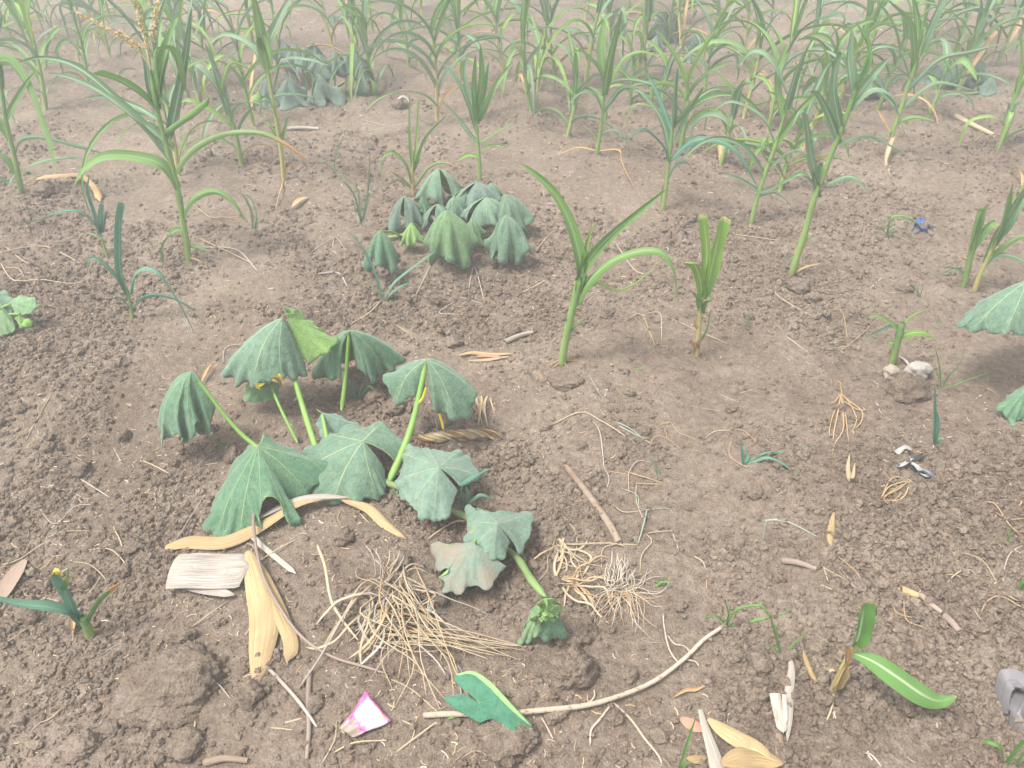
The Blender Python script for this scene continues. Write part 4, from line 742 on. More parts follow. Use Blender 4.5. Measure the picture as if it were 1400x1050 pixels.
def auto_squash(label, base, leaves, mats, seed, vine=None, r=.005, sub=6, nr=12, n=15):
    g = G(*base); t = thing('squash_plant', g, label, 'squash plant'); rg = random.Random(seed)
    for i, L_ in enumerate(leaves):
        px, py, wp, hp, dy = L_[:5]; mt = mats[i % len(mats)] if len(L_) < 6 or L_[5] is None else L_[5]; sk = L_[6] if len(L_) > 6 else 0
        C_ = at(px, py, g.y + dy); fx = g.x + (C_.x - g.x) * .72 + rg.uniform(-.03, .03); fy = max(g.y - .04, g.y + dy * .75) + rg.uniform(-.02, .03); auto_leaf(t, px, py, wp, hp, g.y + dy, mt, seed * 50 + i, sk, (fx, fy, hs1(fx, fy) + .01), r=r, sub=sub, nr=nr, n=n)
    if vine:
        tube('vine', [G(a, b, .012) for a, b in vine], .008, .006, VINE, t, 20, 7, bumps=4)
    return t
auto_squash('wilted squash with umbrella-like hanging leaves, between the slim seedling and the back rows', (632, 330),
  [(600, 230, 60, 48, .40), (553, 268, 42, 38, .20), (520, 315, 40, 52, .0, SQ_D), (610, 287, 66, 66, .0, SQ_L, 2), (692, 294, 54, 64, .0, SQ_F, 4), (664, 270, 60, 36, .18), (690, 265, 46, 48, .24, None, 10), (652, 249, 56, 32, .36), (597, 279, 44, 30, .16), (621, 268, 36, 30, .26), (577, 268, 22, 32, .26, SQ_D), (634, 258, 44, 28, .40), (562, 304, 26, 30, .06, SQ_U), (645, 300, 34, 34, .10, SQ_L), (672, 250, 30, 26, .40)],
  [SQ_F, SQ_X, SQ_F], 3, [(522, 330), (560, 325), (600, 332), (640, 330), (690, 322)])
auto_squash('far wilted squash with a row of pleated hanging leaves, beside the withered-leaf maize', (425, 138),
  [(386, 54, 24, 26, .35), (402, 58, 24, 30, .3), (418, 62, 22, 30, .28), (426, 56, 22, 24, .4), (436, 73, 32, 30, .1), (457, 69, 24, 32, .12), (482, 66, 30, 34, .12), (494, 82, 18, 38, .08), (436, 101, 32, 38, -.05), (395, 104, 34, 36, .05), (362, 106, 24, 34, .0)], [SQ_X], 5, [(365, 140), (400, 142), (440, 132), (475, 112)], sub=5, nr=9, n=11)
auto_squash('distant greyish squash with drooping leaves, behind the dry-leaf maize', (1320, 128),
  [(1283, 88, 28, 28, .1), (1300, 96, 16, 18, .1), (1325, 82, 36, 26, .15), (1342, 80, 22, 24, .12), (1358, 105, 22, 18, 0), (1200, 102, 30, 22, .1), (1186, 108, 22, 18, 0)], [SQ_X], 6, [(1290, 128), (1325, 130), (1360, 124)], sub=5, nr=9, n=11)
auto_squash('hazy squash with dark drooping leaves among the back-row maize', (912, 62), [(906, 14, 26, 40, .2), (922, 16, 20, 36, .2), (898, 48, 18, 18, 0), (955, 42, 20, 22, .2), (942, 72, 16, 14, 0)], [SQ_X], 7, sub=5, nr=9, n=11)
auto_squash('hazy squash with two small pleated leaves, behind the far pleated squash', (478, 34), [(470, 10, 18, 18, .2), (488, 8, 18, 20, .2), (455, 18, 16, 14, 0)], [SQ_X], 8, sub=5, nr=8, n=9)
# left-edge and right-edge squash
g = G(-20, 452); S4 = thing('squash_plant', g, 'squash cut by a round bright-green young leaf, near dry straw stems', 'squash plant'); Y4 = g.y
S4['label'] = 'small squash shoot with a bright green young leaf, near the bluish seedlings'
def le(parent, Y, cx, cy, tips, mat, foot=None, **kw):
    C = at(cx, cy, Y); o = squash_leaf(parent, C, [at(p[0], p[1], Y + p[2]) for p in tips], mat, **kw)
    if foot is not None: petiole(o, C - Vector((0, 0, .004)), G(foot[0], foot[1], .01), None, .005)
le(S4, Y4 + .06, -8, 400, [(-25, 415, -.05), (-8, 432, -.07), (12, 432, -.05), (16, 412, -.02), (8, 396, .03), (-12, 388, .06), (-28, 398, .03)], SQ_F, (-14, 448), seed=31)
le(S4, Y4 + .03, 14, 414, [(14, 402, .04), (30, 399, .04), (44, 402, .02), (47, 414, -.01), (36, 424, -.03), (20, 426, -.03)], SQ_L, (-8, 448), seed=32, bend=.55)
le(S4, Y4, 4, 424, [(-14, 430, -.01), (-8, 452, -.05), (8, 453, -.05), (18, 446, -.04), (16, 430, .0)], SQ_L, (-10, 450), seed=33, bend=.55)
le(S4, Y4, 26, 428, [(18, 432, 0), (26, 444, -.02), (34, 434, 0), (30, 422, .02)], SQ_U, (-6, 449), seed=34, bend=.6)
V, Fc = ICO[3]; c = np.array(at(37, 443, Y4 - .02)); mesh_obj('bud', V * (1 + .4 * noise3(V, 2, 4))[:, None] * .016 + c, Fc, plain('squash_bud_left', (0.18, 0.36, 0.07), .6), S4)
g = G(1440, 600); S5 = thing('squash_plant', g, 'squash with broad dull-green drooping leaves, below the straw-stemmed maize', 'squash plant'); Y5 = g.y + .12
le(S5, Y5 + .22, 1404, 384, [(1420, 450, -.1), (1398, 452, -.11), (1376, 450, -.12), (1360, 450, -.09), (1330, 447, -.06), (1313, 440, -.03), (1322, 424, .02), (1345, 408, .07), (1385, 395, .12), (1430, 392, .12), (1470, 420, .05), (1460, 450, -.05)], SQ_F, (1440, 560), seed=41, fold=.006)
le(S5, Y5 + .02, 1412, 520, [(1440, 570, -.05), (1410, 582, -.07), (1396, 572, -.06), (1385, 580, -.07), (1376, 565, -.05), (1366, 554, -.03), (1372, 545, .0), (1395, 530, .06), (1430, 525, .07), (1455, 540, .03)], SQ_D, (1442, 598), seed=42, fold=.014)
le(S5, Y5 + .1, 1450, 470, [(1430, 500, -.06), (1450, 520, -.08), (1480, 510, -.05), (1490, 480, .03), (1460, 462, .08), (1432, 470, .04)], SQ_F, (1446, 590), seed=43)

# ================================================================== dead grass, straw, husks, twigs, litter
def ground_pts(pts, lift=.004):
    return [G(p[0], p[1], (p[2] if len(p) > 2 else lift)) for p in pts]
def straw(label, pts, r, mat, name='straw', cat='straw', group=None, lift=.006, r1=None, n=16, sides=6):
    P = ground_pts(pts, lift); o = P[len(P) // 2].copy(); ob = tube(name, P, r, r1 if r1 else r * .7, mat, None, n, sides, origin=o, capr=.85 if r > .0055 else .4); return tag(ob, label, cat, group)
def gblade(label, pts, width, mat, name, cat, group=None, lift=.010, parent=None, **kw):
    P = ground_pts(pts, lift); o = None
    if parent is None: o = P[0].copy()
    ob = blade(name, P, width, mat, parent, origin=o, **kw)
    if label: tag(ob, label, cat, group)
    return ob
# big torn husk (weathered sheet + golden tail) and the long golden bract under the squash leaf
hk = thing('maize_husk', G(300, 790), 'torn dry maize husk, grey-white sheet folded into a golden split tail', 'husk')
blade('weathered_sheet', [G(238, 786, .03), G(265, 787, .036), G(300, 788, .036), G(345, 784, .03)], .108, HUSK_W, hk, cup=.3, prof='strap', n=20, k=8, hint=(0, 1, 0), ground=True, jag=.012)
blade('weathered_edge', [G(243, 800, .012), G(275, 812, .014), G(322, 818, .012)], .022, HUSK_W, hk, cup=.3, prof='strap', n=14)
blade('golden_tail', [G(342, 764, .03), G(352, 795, .03), G(363, 845, .024), G(358, 890, .014), G(350, 938, .004)], .074, HUSK_G, hk, cup=.35, prof='lance', n=24, k=8, hint=(1, 0, 0), jag=.02)
blade('golden_flap', [G(360, 795, .026), G(376, 826, .024), G(390, 858, .022), G(399, 885, .016), G(394, 910, .008)], .034, HUSK_G, hk, cup=.3, prof='strap', n=20, k=6, hint=(1, .2, 0), jag=.03)
gb = thing('golden_bract', G(400, 700), 'long golden husk blade arching under the yellow-veined squash leaf', 'husk')
blade('husk_blade', [G(228, 750, .012), G(260, 742, .02), G(310, 742, .02), G(360, 720, .025), G(410, 697, .04), G(460, 690, .035), G(505, 700, .02)], .064, HUSK_G, gb, cup=.5, prof='blunt', n=34, k=6, hint=(0, 1, 0), roll=.3)
blade('husk_lining', [G(350, 722, .03), G(400, 702, .045), G(440, 693, .042), G(480, 692, .034)], .024, HUSK_W, gb, cup=.3, prof='lance', n=18, hint=(0, 1, 0))
blade('husk_tip', [G(470, 694, .03), G(505, 702, .024), G(530, 722, .012), G(556, 738, .004)], .034, HUSK_G, gb, cup=.6, prof='lance', n=18, hint=(0, 1, 0), roll=-.3)
gblade('flat white straw strip pointing away from the golden husk', [(344, 734), (360, 750), (384, 770), (406, 788)], .014, HUSK_P, 'straw_strip', 'straw', prof='strap', cup=.2, hint=(1, 0, 0))
straw('long bent brown dead vine stem lying across the golden husk', [(376, 668, .07), (354, 715, .05), (352, 745, .035), (362, 795, .035), (385, 840, .03), (415, 878, .02), (455, 902, .012), (498, 914, .008), (525, 921, .004)], .0042, TWIG_B, 'dead_vine', 'vine stem', n=44, sides=7)
straw('short branch stub leaning on the brown dead vine stem', [(338, 745), (348, 752, .015), (356, 768, .03)], .0035, TWIG_B, 'dead_vine_stub', 'vine stem')
straw('pale long twig curving from the arrow-shaped leaf to a grass sprout', [(580, 980), (625, 980, .012), (680, 982, .016), (735, 978, .018), (800, 970, .016), (850, 955, .014), (895, 935, .014), (935, 905, .014), (962, 878, .012), (990, 858, .008)], .0062, TWIG, 'pale_twig', 'twig', n=60, sides=8)
for i, pts in enumerate([[(930, 912), (915, 890), (908, 860), (906, 840)], [(945, 895), (935, 885), (922, 882), (912, 870)], [(935, 903), (950, 906), (955, 912)], [(800, 968), (812, 955), (812, 945)], [(740, 982), (750, 1000), (756, 1012)], [(838, 962), (862, 985), (880, 1010), (900, 1035), (905, 1048)], [(836, 964), (820, 985), (808, 1000), (807, 1020)]]):
    straw('thin side twig branching off the pale long twig', pts, .0022 if i < 5 else .003, TWIG, 'side_twig', 'twig', 'side twigs of the pale long twig', .005)
straw('thick brown broken stick with a frayed end on crumbly soil', [(772, 640, .01), (790, 662, .012), (815, 695, .011), (835, 724, .009), (846, 744, .006)], .0092, STICK, 'brown_stick', 'stick', n=40, sides=9, r1=.010)
straw('grey-brown stick half buried in mid-field soil', [(690, 470), (708, 462, .008), (728, 456, .006)], .010, STRAW_G, 'buried_stick', 'stick', n=16, sides=8)
straw('grey round stick lying between the withered-leaf maize and bare soil', [(392, 178), (410, 178, .014), (436, 177)], .012, STRAW_G, 'grey_stick', 'stick', n=12, sides=8)
straw('long dry cane lying behind the back right soil', [(1305, 161, .012), (1330, 175, .014), (1358, 188, .012)], .016, DRY_T, 'dry_cane', 'cane', n=14, sides=8)
straw('light brown cane lying flat near the maize stub', [(1067, 768), (1090, 773, .01), (1115, 780)], .0085, TWIG_B, 'cane_piece', 'cane', n=14, sides=8)
straw('brown cane at the photo foot below the big soil clod', [(280, 1045), (310, 1040, .01), (340, 1042)], .008, BARK_L, 'cane_piece', 'cane', n=14, sides=8)['label'] = 'thick brown cane piece below the largest soil clod'
straw('brown stalk standing off the pink and white wrapper, crossed by a thin stick', [(424, 918), (422, 960, .006), (423, 1000, .006), (420, 1040)], .006, TWIG_B, 'brown_stalk', 'stick')['label'] = 'straight brown stalk lying beside the pink and white wrapper'
straw('thin grey stick running from the golden tail towards the brown stalk', [(366, 914), (390, 940, .01), (412, 966, .012), (434, 996)], .0045, STRAW_G, 'thin_stick', 'stick')
straw('slim grey stem slanting through the dead grass tuft', [(408, 945), (440, 905, .02), (468, 860, .03), (495, 810, .03)], .0028, STRAW_G, 'slim_stem', 'stem')
straw('pale stem with a knobbed top left of the dead grass tuft', [(438, 763, .05), (448, 790, .045), (455, 830, .03), (470, 855, .02), (490, 877, .006)], .0042, STRAW, 'knobbed_stem', 'stem', n=22)
straw('brown twig from the slim seedling to the wilted leaf', [(522, 412), (505, 430, .01), (480, 446, .01)], .003, STRAW, 'bent_straw', 'straw')['label'] = 'pale stem running from the slim four-leaved seedling to the large squash'
straw('thin dark twig at the two-lobed squash leaf', [(540, 543, .02), (532, 558, .02), (524, 575, .01)], .0022, TWIG_B, 'thin_twig', 'twig')['label'] = 'thin brown twig below the two-lobed squash leaf'
# dead grass tuft
def tuft(name, label, cat, root, n, spread, length, mats, seed, r=.0016, dirbias=(0, -1), up=.05, child='dead_blade', fan=1.2):
    g = G(*root); t = thing(name, g, label, cat); rg = random.Random(seed)
    for k in range(n):
        a = math.atan2(dirbias[1], dirbias[0]) + rg.gauss(0, fan * .6); L_ = length * rg.uniform(.45, 1.15); s = g + Vector((rg.uniform(-1, 1) * spread, rg.uniform(-1, 1) * spread, 0)); s.z = h1(s.x, s.y) + rg.uniform(.0, .02)
        P = [s]; hd = a; z = rg.uniform(.3, 1) * up
        for q in range(5):
            hd += rg.gauss(0, .42); p = P[-1] + Vector((math.cos(hd), math.sin(hd), 0)) * L_ / 5; f = (q + 1) / 5; p.z = h1(p.x, p.y) + .003 + z * math.sin(math.pi * min(1, .15 + .85 * f)) * (1 if q < 4 else .2); P.append(p)
        m_ = rg.choice(mats)
        if rg.random() < .5: tube(child, P, r * rg.uniform(.7, 1.3), r * .5, m_, t, 14, 5)
        else: blade(child, P, r * rg.uniform(2.5, 4.2), m_, t, cup=.6, n=14, k=2, prof='strap', seed=seed + k)
    return t
t = tuft('dead_grass_tuft', 'big tuft of dead tan grass in front of the large squash', 'dead grass', (528, 815), 46, .05, .20, [STRAW, STRAW, DRY_T, STRAW_O, STRAW_G], 71, .0017, (.45, -1), .05)
rg = random.Random(72)
for k in range(18):
    s = G(rg.uniform(500, 560), rg.uniform(840, 890), .012); e = G(rg.uniform(600, 720), rg.uniform(885, 905), .008); m_ = s.lerp(e, .5) + Vector((0, rg.uniform(-.03, .02), .02)); tube('dead_blade', [s, m_, e], .0018, .001, rg.choice([STRAW, DRY_T, STRAW_O]), t, 14, 5)
for k in range(18):
    s = G(rg.uniform(500, 575), rg.uniform(780, 830), .03); e = G(rg.uniform(520, 650), rg.uniform(860, 985), .003); m_ = s.lerp(e, .35) + Vector((rg.uniform(-.04, .04), rg.uniform(-.03, .02), .03)); m2 = s.lerp(e, .72) + Vector((rg.uniform(-.04, .04), rg.uniform(-.02, .02), .014)); tube('dead_blade', [s, m_, m2, e], .0019, .001, rg.choice([STRAW, DRY_T, STRAW_O, STRAW]), t, 14, 5)
for k in range(14):
    s = G(522 + rg.uniform(-10, 10), 800 + rg.uniform(-10, 15), .01); e = s + Vector((rg.uniform(-.04, .05), rg.uniform(.0, .06), rg.uniform(.02, .06))); tube('dead_blade', [s, s.lerp(e, .5) + Vector((.01, 0, .01)), e], .0018, .0012, rg.choice([DRY_T, STRAW_G]), t, 8, 5)
tuft('dead_grass_tuft', 'dead tan grass tuft with looping stems right of the squash growing tip', 'dead grass', (765, 745), 14, .012, .16, [STRAW, STRAW_O, DRY_T], 73, .0017, (.15, -1), .02, fan=.5)
tuft('dead_grass_tuft', 'dead grass strands curling away below the squash growing tip, towards the root ball', 'dead grass', (772, 800), 18, .02, .15, [STRAW, STRAW_O], 74, .0016, (1, -.1), .02, fan=.9)
straw('long looping straw strand beside the squash growing tip', [(770, 708), (786, 728), (788, 752), (775, 775), (765, 780)], .0016, STRAW)
# pulled-up maize root ball
t = thing('root_ball', G(852, 812), 'upturned pale maize root ball with stubby stems, beside the dead grass strands', 'roots'); rg = random.Random(75); g = t.location
for k in range(34):
    s = Vector((g.x + rg.uniform(-.045, .025), g.y + rg.uniform(.0, .05), g.z + rg.uniform(.0, .012))); e = s + Vector((rg.uniform(-.02, .02), rg.uniform(.0, .06), rg.uniform(.015, .05))); tube('stub', [s, s.lerp(e, .5) + Vector((rg.uniform(-.01, .01), 0, 0)), e], .0017, .0014, ROOT, t, 6, 5)
for k in range(60):
    a = rg.uniform(-2.9, .2); L_ = rg.uniform(.04, .13); s = Vector((g.x + rg.uniform(-.03, .02), g.y + rg.uniform(-.015, .02), g.z + rg.uniform(.004, .02))); P = [s]
    for q in range(4): a += rg.gauss(0, .35); p = P[-1] + Vector((math.cos(a), math.sin(a), 0)) * L_ / 4; p.z = h1(p.x, p.y) + .003 + .012 * (3 - q) / 3; P.append(p)
    tube('root', P, .0013, .0006, ROOT if rg.random() < .7 else ROOT_O, t, 10, 4)
# orange root fan on the right
t = thing('root_fan', G(1148, 535), 'fan of orange maize roots spreading down from a point on bare soil', 'roots')
for pts in ([(1148, 528), (1150, 545), (1140, 565), (1134, 585), (1133, 600)], [(1149, 540), (1146, 560), (1140, 590), (1138, 605)], [(1149, 542), (1152, 570), (1152, 590), (1140, 610), (1137, 625)], [(1150, 542), (1156, 575), (1158, 595), (1160, 605)], [(1150, 540), (1162, 555), (1170, 575), (1166, 590)], [(1150, 542), (1160, 550), (1178, 565), (1176, 580), (1168, 588)], [(1149, 540), (1140, 552), (1135, 552)], [(1152, 550), (1172, 562), (1185, 562)]):
    tube('root', ground_pts(pts, .006), .0028, .0014, ROOT_O, t, 14, 5)
t = thing('root_loop', G(1230, 675), 'open loop of thin orange roots below the black and white plastic scrap', 'roots')
for pts in ([(1205, 682), (1212, 665), (1222, 655), (1240, 658), (1248, 664)], [(1203, 684), (1215, 668), (1240, 660)], [(1203, 684), (1222, 688), (1236, 680), (1243, 660)], [(1186, 695), (1196, 688), (1220, 687), (1232, 676)], [(1204, 683), (1226, 672), (1242, 660)], [(1206, 685), (1216, 676), (1234, 664)]):
    tube('root', ground_pts(pts, .008), .0024, .0016, ROOT_O, t, 12, 5)
# chalky white chunk and stub seedling
t, Y = maize('stubby bitten-off seedling with fresh side leaves beside a white chalky chunk', (1220, 500), [(1224, 478), (1230, 455), (1234, 440)],
  [([(1231, 455), (1215, 440), (1200, 432), (1186, 434)], .018, MZ_G), ([(1231, 450), (1220, 445), (1196, 455), (1184, 462)], .014, MZ_S), ([(1232, 460), (1248, 455), (1262, 455), (1280, 462)], .026, MZ_Y, {'cup': .2}), ([(1234, 445), (1248, 432), (1268, 422)], .010, MZ_Y), ([(1228, 470), (1218, 468), (1212, 475)], .016, MZ_Y),
   ([(1221, 498), (1216, 480), (1222, 478)], .018, DRY_O), ([(1222, 500), (1228, 480), (1232, 478)], .014, DRY_O)], .010, name='maize_seedling', cat='seedling', r1=.012, seed=51)
clod(1251, 516, 36, 'white chalky chunk with flaky sides lying on dark soil', .8, .7, .2, 91, mat=plain('chalk', (.40, .365, .325), .9, .1, .4, 60), name='chalky_chunk', cat='chunk', sink=.0)
clod(1217, 516, 26, 'grey papery husk lump at the foot of the bitten-off seedling', .9, .8, .8, 94, mat=plain('papery', (.36, .31, .245), .9, .1, .4, 90), name='husk_lump', cat='husk', sink=.1)
gblade('small pale husk scrap leaning on the white chalky chunk', [(1228, 490), (1236, 496, .01), (1241, 502)], .012, HUSK_P, 'husk_scrap', 'husk', prof='lance', n=8)
# maize seedling lower right with its dry husk
t, Y = maize('uprooted maize seedling with one broad white-ribbed leaf and dry husk collar', (1139, 946), [(1146, 925), (1156, 905), (1166, 890), (1172, 878)],
  [([(1168, 884), (1174, 868), (1178, 848), (1182, 824)], .044, MZ_W, {'prof': 'cut', 'cup': .7, 'hint': (1, .2, 0), 'd': .01, 'roll': .1}),
   ([(1164, 892, .0), (1195, 905, -.02), (1230, 928, -.045), (1262, 950, -.06), (1285, 958, -.06), (1308, 951, -.05)], .048, MZ_W, {'cup': .28, 'prof': 'lance', 'n': 30, 'roll': -.5, 'hint': (.5, .9, 0), 'twist': .3, 'k': 8}),
   ([(1150, 915), (1158, 905), (1160, 886)], .020, DRY_O, {'prof': 'wedge', 'cup': .8, 'hint': (1, 0, 0), 'd': -.01, 'jag': .01}),
   ([(1139, 942), (1146, 926), (1158, 908)], 0.034, HUSK_G, {'prof': 'lance', 'cup': .9, 'hint': (1, .3, 0), 'd': -.012}), ([(1146, 918), (1140, 913), (1133, 914)], .016, DRY_T, {'prof': 'wedge'})], .007, name='maize_seedling', cat='seedling', smat=STALK_Y, seed=61)
for pts in ([(1139, 942), (1135, 958), (1140, 975), (1138, 985)], [(1139, 945), (1136, 970), (1128, 990)], [(1138, 975), (1142, 985)]): tube('root', ground_pts(pts, .006), .0034, .0016, STRAW, t, 10, 5)
gblade('curled golden dry leaf fragment next to the uprooted seedling husk', [(1097, 893), (1103, 910, .012), (1110, 925, .01), (1117, 936)], .020, HUSK_G, 'leaf_fragment', 'dry leaf', prof='lance', cup=.9, hint=(1, 0, 0))
gblade('tall pale papery husk strip near the curled golden fragment', [(1076, 898, .016), (1080, 920, .02), (1077, 950, .018), (1077, 985, .015), (1075, 1016, .01)], .020, HUSK_P, 'husk_strip', 'husk', prof='lance', cup=.4, hint=(1, 0, 0), n=24)
t = thing('split_stalk', G(1062, 985), 'split white dry stalk base beside the papery husk strip', 'stalk')
for pts, w_ in (([(1056, 958, .03), (1062, 985, .026), (1068, 1008, .02)], .022), ([(1068, 960, .03), (1070, 980, .026), (1071, 996, .02)], .010), ([(1052, 956, .022), (1056, 975, .022), (1060, 990, .018)], .010)): blade('splinter', ground_pts(pts), w_, HUSK_P, t, cup=.3, prof='strap', n=14, hint=(1, 0, 0), jag=.015)
blade('core', ground_pts([(1064, 1004, .006), (1066, 1030, .006), (1065, 1052, .004)]), .018, BARK_L, t, cup=.4, prof='strap', n=12, hint=(1, 0, 0))
gblade('pointed white dry stalk sliver among bottom husks', [(956, 975, .016), (962, 1000, .02), (972, 1030, .02), (982, 1062, .016)], .034, HUSK_P, 'stalk_sliver', 'stalk', prof='wedge', cup=.3, hint=(1, 0, 0), n=20)['label'] = 'pointed white dry stalk sliver lying against a golden lance-shaped husk'
gblade('golden lance-shaped husk leaf lying against the white stalk sliver', [(966, 989, .02), (985, 1005, .026), (1010, 1020, .028), (1035, 1030, .024), (1056, 1044, .014)], .038, HUSK_G, 'husk_leaf', 'husk', prof='lance', cup=.35, hint=(.5, .9, 0), n=24)
gblade('broad golden husk piece below the lance-shaped husk leaf', [(984, 1050, .02), (1010, 1043, .026), (1040, 1044, .024), (1068, 1050, .018)], .05, HUSK_G, 'husk_leaf', 'husk', prof='lance', cup=.4, hint=(0, 1, 0), n=18)
gblade('short golden husk shred left of the white stalk sliver', [(938, 1038, .006), (950, 1040, .01), (966, 1038, .008)], .02, HUSK_G, 'husk_shred', 'husk', prof='lance', cup=.5, hint=(0, 1, 0), n=12)
gblade('flat reddish brown dry leaf under the white stalk sliver', [(930, 983, .004), (945, 992, .006), (965, 1000, .005)], .026, RED_L, 'brown_leaf', 'dry leaf', prof='lance', cup=.2, hint=(0, 1, 0), n=14)
gblade('thin tan husk curl lying on crumbly soil near the pale long twig', [(921, 956), (936, 948, .01), (950, 946, .006), (963, 941)], .010, DRY_O, 'husk_curl', 'husk', prof='lance', cup=.6, n=14)
# left-bottom brown dry leaf & stub seedling
gblade('flat grey-brown dry leaf near the yellow-tipped cut seedling', [(-6, 830, .01), (12, 808, .014), (28, 782, .014), (37, 766, .008)], .045, BARK_L, 'brown_leaf', 'dry leaf', prof='lance', cup=.15, hint=(.8, .5, 0), n=16)
t, Y = maize('cut maize seedling with yellow-tipped stubs and one leaf bent flat', (122, 868), [(117, 852), (112, 842)],
  [([(116, 856), (102, 838), (92, 815), (84, 800), (74, 784)], .030, MZ_S, {'prof': 'cut', 'cup': .9, 'hint': (1, .3, 0), 'd': .0}), ([(118, 850), (128, 832), (140, 815), (166, 796)], .022, MZ_D, {'prof': 'strap', 'cup': 1.1, 'd': .0}),
   ([(112, 848), (90, 836), (65, 830), (30, 826), (-20, 816)], .032, MZ_S, {'d': -.04, 'cup': .5, 'roll': -.3}), ([(86, 806), (90, 796), (94, 776)], .012, MZ_Y, {'d': .0})], .011, name='maize_seedling', cat='seedling', r1=.010, seed=62)
for pts in ([(72, 786), (78, 783), (84, 789)], [(70, 790), (76, 780), (82, 782)]): blade('leaf_tip', P3(pts, Y), .012, YELLOW, t, cup=.5, prof='lance', n=8)
gblade('reddish dry leaf scrap tucked beside the cut seedling stem', [(101, 870), (104, 858, .014), (106, 842, .02)], .014, DRY_O, 'leaf_scrap', 'dry leaf', prof='lance', cup=.6, hint=(1, 0, 0), n=10)
# arrow-shaped leaf
def arrow_leaf():
    pts = [(611, 948), (640, 950), (668, 960), (700, 975), (728, 996)]
    g = G(665, 975); t = thing('arrow_leaf', g, 'fresh arrow-shaped green leaf with rolled pale edge lying on the pale twig', 'leaf'); zc = g.z + .045
    C = atz(655, 962, zc)
    T = [(642, 952, -.012), (632, 948, -.018), (612, 952, -.01), (607, 956, -.01), (620, 968, -.015), (640, 980, -.02), (656, 988, -.022), (664, 985, -.018), (674, 984, -.02), (690, 995, -.018), (706, 999, -.014), (728, 998, -.026), (722, 986, -.006), (705, 968, .0), (688, 950, .004), (665, 928, .004), (645, 920, .0), (628, 920, -.004), (621, 926, -.008), (628, 938, -.010), (642, 948, -.006)]
    m1 = squash_mat('arrow_leaf_upper', (0.045, 0.165, 0.095), (0.075, 0.215, 0.130), (0.16, 0.30, 0.2), .3, spots=0, transl=.15); m2 = squash_mat('arrow_leaf_under', (0.22, .42, .14), (.28, .48, .19), (.36, .55, .25), .3, spots=0)
    squash_leaf(t, C, [atz(a, b, zc + d) for a, b, d in T], m1, umat=m2, fold=.0, bend=.55, sub=5, nr=16, seed=5, pucker=.002, lobes=0, sim=False)
    e = [atz(624, 922, zc - .006), atz(645, 918, zc + .006), atz(668, 932, zc + .010), atz(690, 955, zc + .010), atz(710, 976, zc + .004), atz(726, 992, zc - .012)]
    blade('rolled_edge', e, .017, m2, t, cup=.9, prof='lance', n=24, k=6, hint=(.6, .8, 0), ground=False)
    tube('leaf_stalk', [C - Vector((0, 0, .004)), G(640, 978, .014), G(612, 985, .006)], .004, .003, PETI, t, 10, 6)
arrow_leaf()
# pink and white wrapper
def wrapper():
    g = G(500, 990); t = thing('torn_wrapper', g, 'torn pink and white wrapper with yellow marks lying on the soil', 'wrapper')
    q = [(464, 998, .004), (503, 953, .022), (535, 990, .012), (484, 1011, .008)]; n = 20; V, UV = [], []
    c = [np.array(G(a, b, d)) for a, b, d in q]
    for i in range(n + 1):
        for j in range(n + 1):
            a, b = i / n, j / n; p = (c[0] * (1 - a) + c[1] * a) * (1 - b) + (c[3] * (1 - a) + c[2] * a) * b; p = p + np.array([0, 0, .012 * math.sin(math.pi * a) * math.sin(math.pi * b) + .0025 * math.sin(9 * a + 4 * b) + .002 * math.sin(14 * b - 5 * a)]); V.append(p); UV.append((a, b))
    V = clampz(np.array(V), .003); Fc = [(i * (n + 1) + j, (i + 1) * (n + 1) + j, (i + 1) * (n + 1) + j + 1, i * (n + 1) + j + 1) for i in range(n) for j in range(n)]
    s = M('wrapper_print'); uv = s.uv(); x = s.n('SeparateXYZ', {0: uv}); u, v = x.outputs[0], x.outputs[1]; nz = s.noise(s.scaled(uv, (3, 3, 1)), 1.4, 4, .6)
    edge = s.math('MAXIMUM', s.smooth(s.math('ADD', u, s.math('MULTIPLY', nz, .16)), .98, 1.04), s.smooth(s.math('ADD', v, s.math('MULTIPLY', nz, -.30)), .04, -.06))
    pk = s.math('MAXIMUM', edge, s.smooth(s.math('ADD', s.math('ABSOLUTE', s.math('SUBTRACT', u, .30)), s.math('MULTIPLY', nz, .5)), .42, .30))
    col = s.mix(pk, (.66, .60, .64), (.55, .10, .27)); dirt = s.smooth(s.math('SUBTRACT', s.math('ADD', s.noise(s.scaled(uv, (2.2, 4, 1)), 2.0, 4), .10), s.math('MULTIPLY', u, .65)), .36, .48); col = s.mix(dirt, col, (.30, .235, .18))
    s.finish(col, .4, s.bump(nz, .3, .004), .05, spec=.45)
    o = mesh_obj('film', V, Fc, s.m, t, UV); md = o.modifiers.new('thickness', 'SOLIDIFY'); md.thickness = .0006
    ym = plain('wrapper_yellow', (.85, .62, .08), .4, .4, .05)
    P = lambda a, b: (c[0] * (1 - a) + c[1] * a) * (1 - b) + (c[3] * (1 - a) + c[2] * a) * b + np.array([0, 0, .012 * math.sin(math.pi * a) * math.sin(math.pi * b) + .0055])
    for k in range(2):
        a0 = .80 + .075 * k; VV = [P(a0, .80), P(a0 + .035, .80), P(a0 + .045, .92), P(a0 + .01, .92)]; mesh_obj('yellow_mark', VV, [(0, 1, 2, 3)], ym, t, smooth=False)
wrapper()
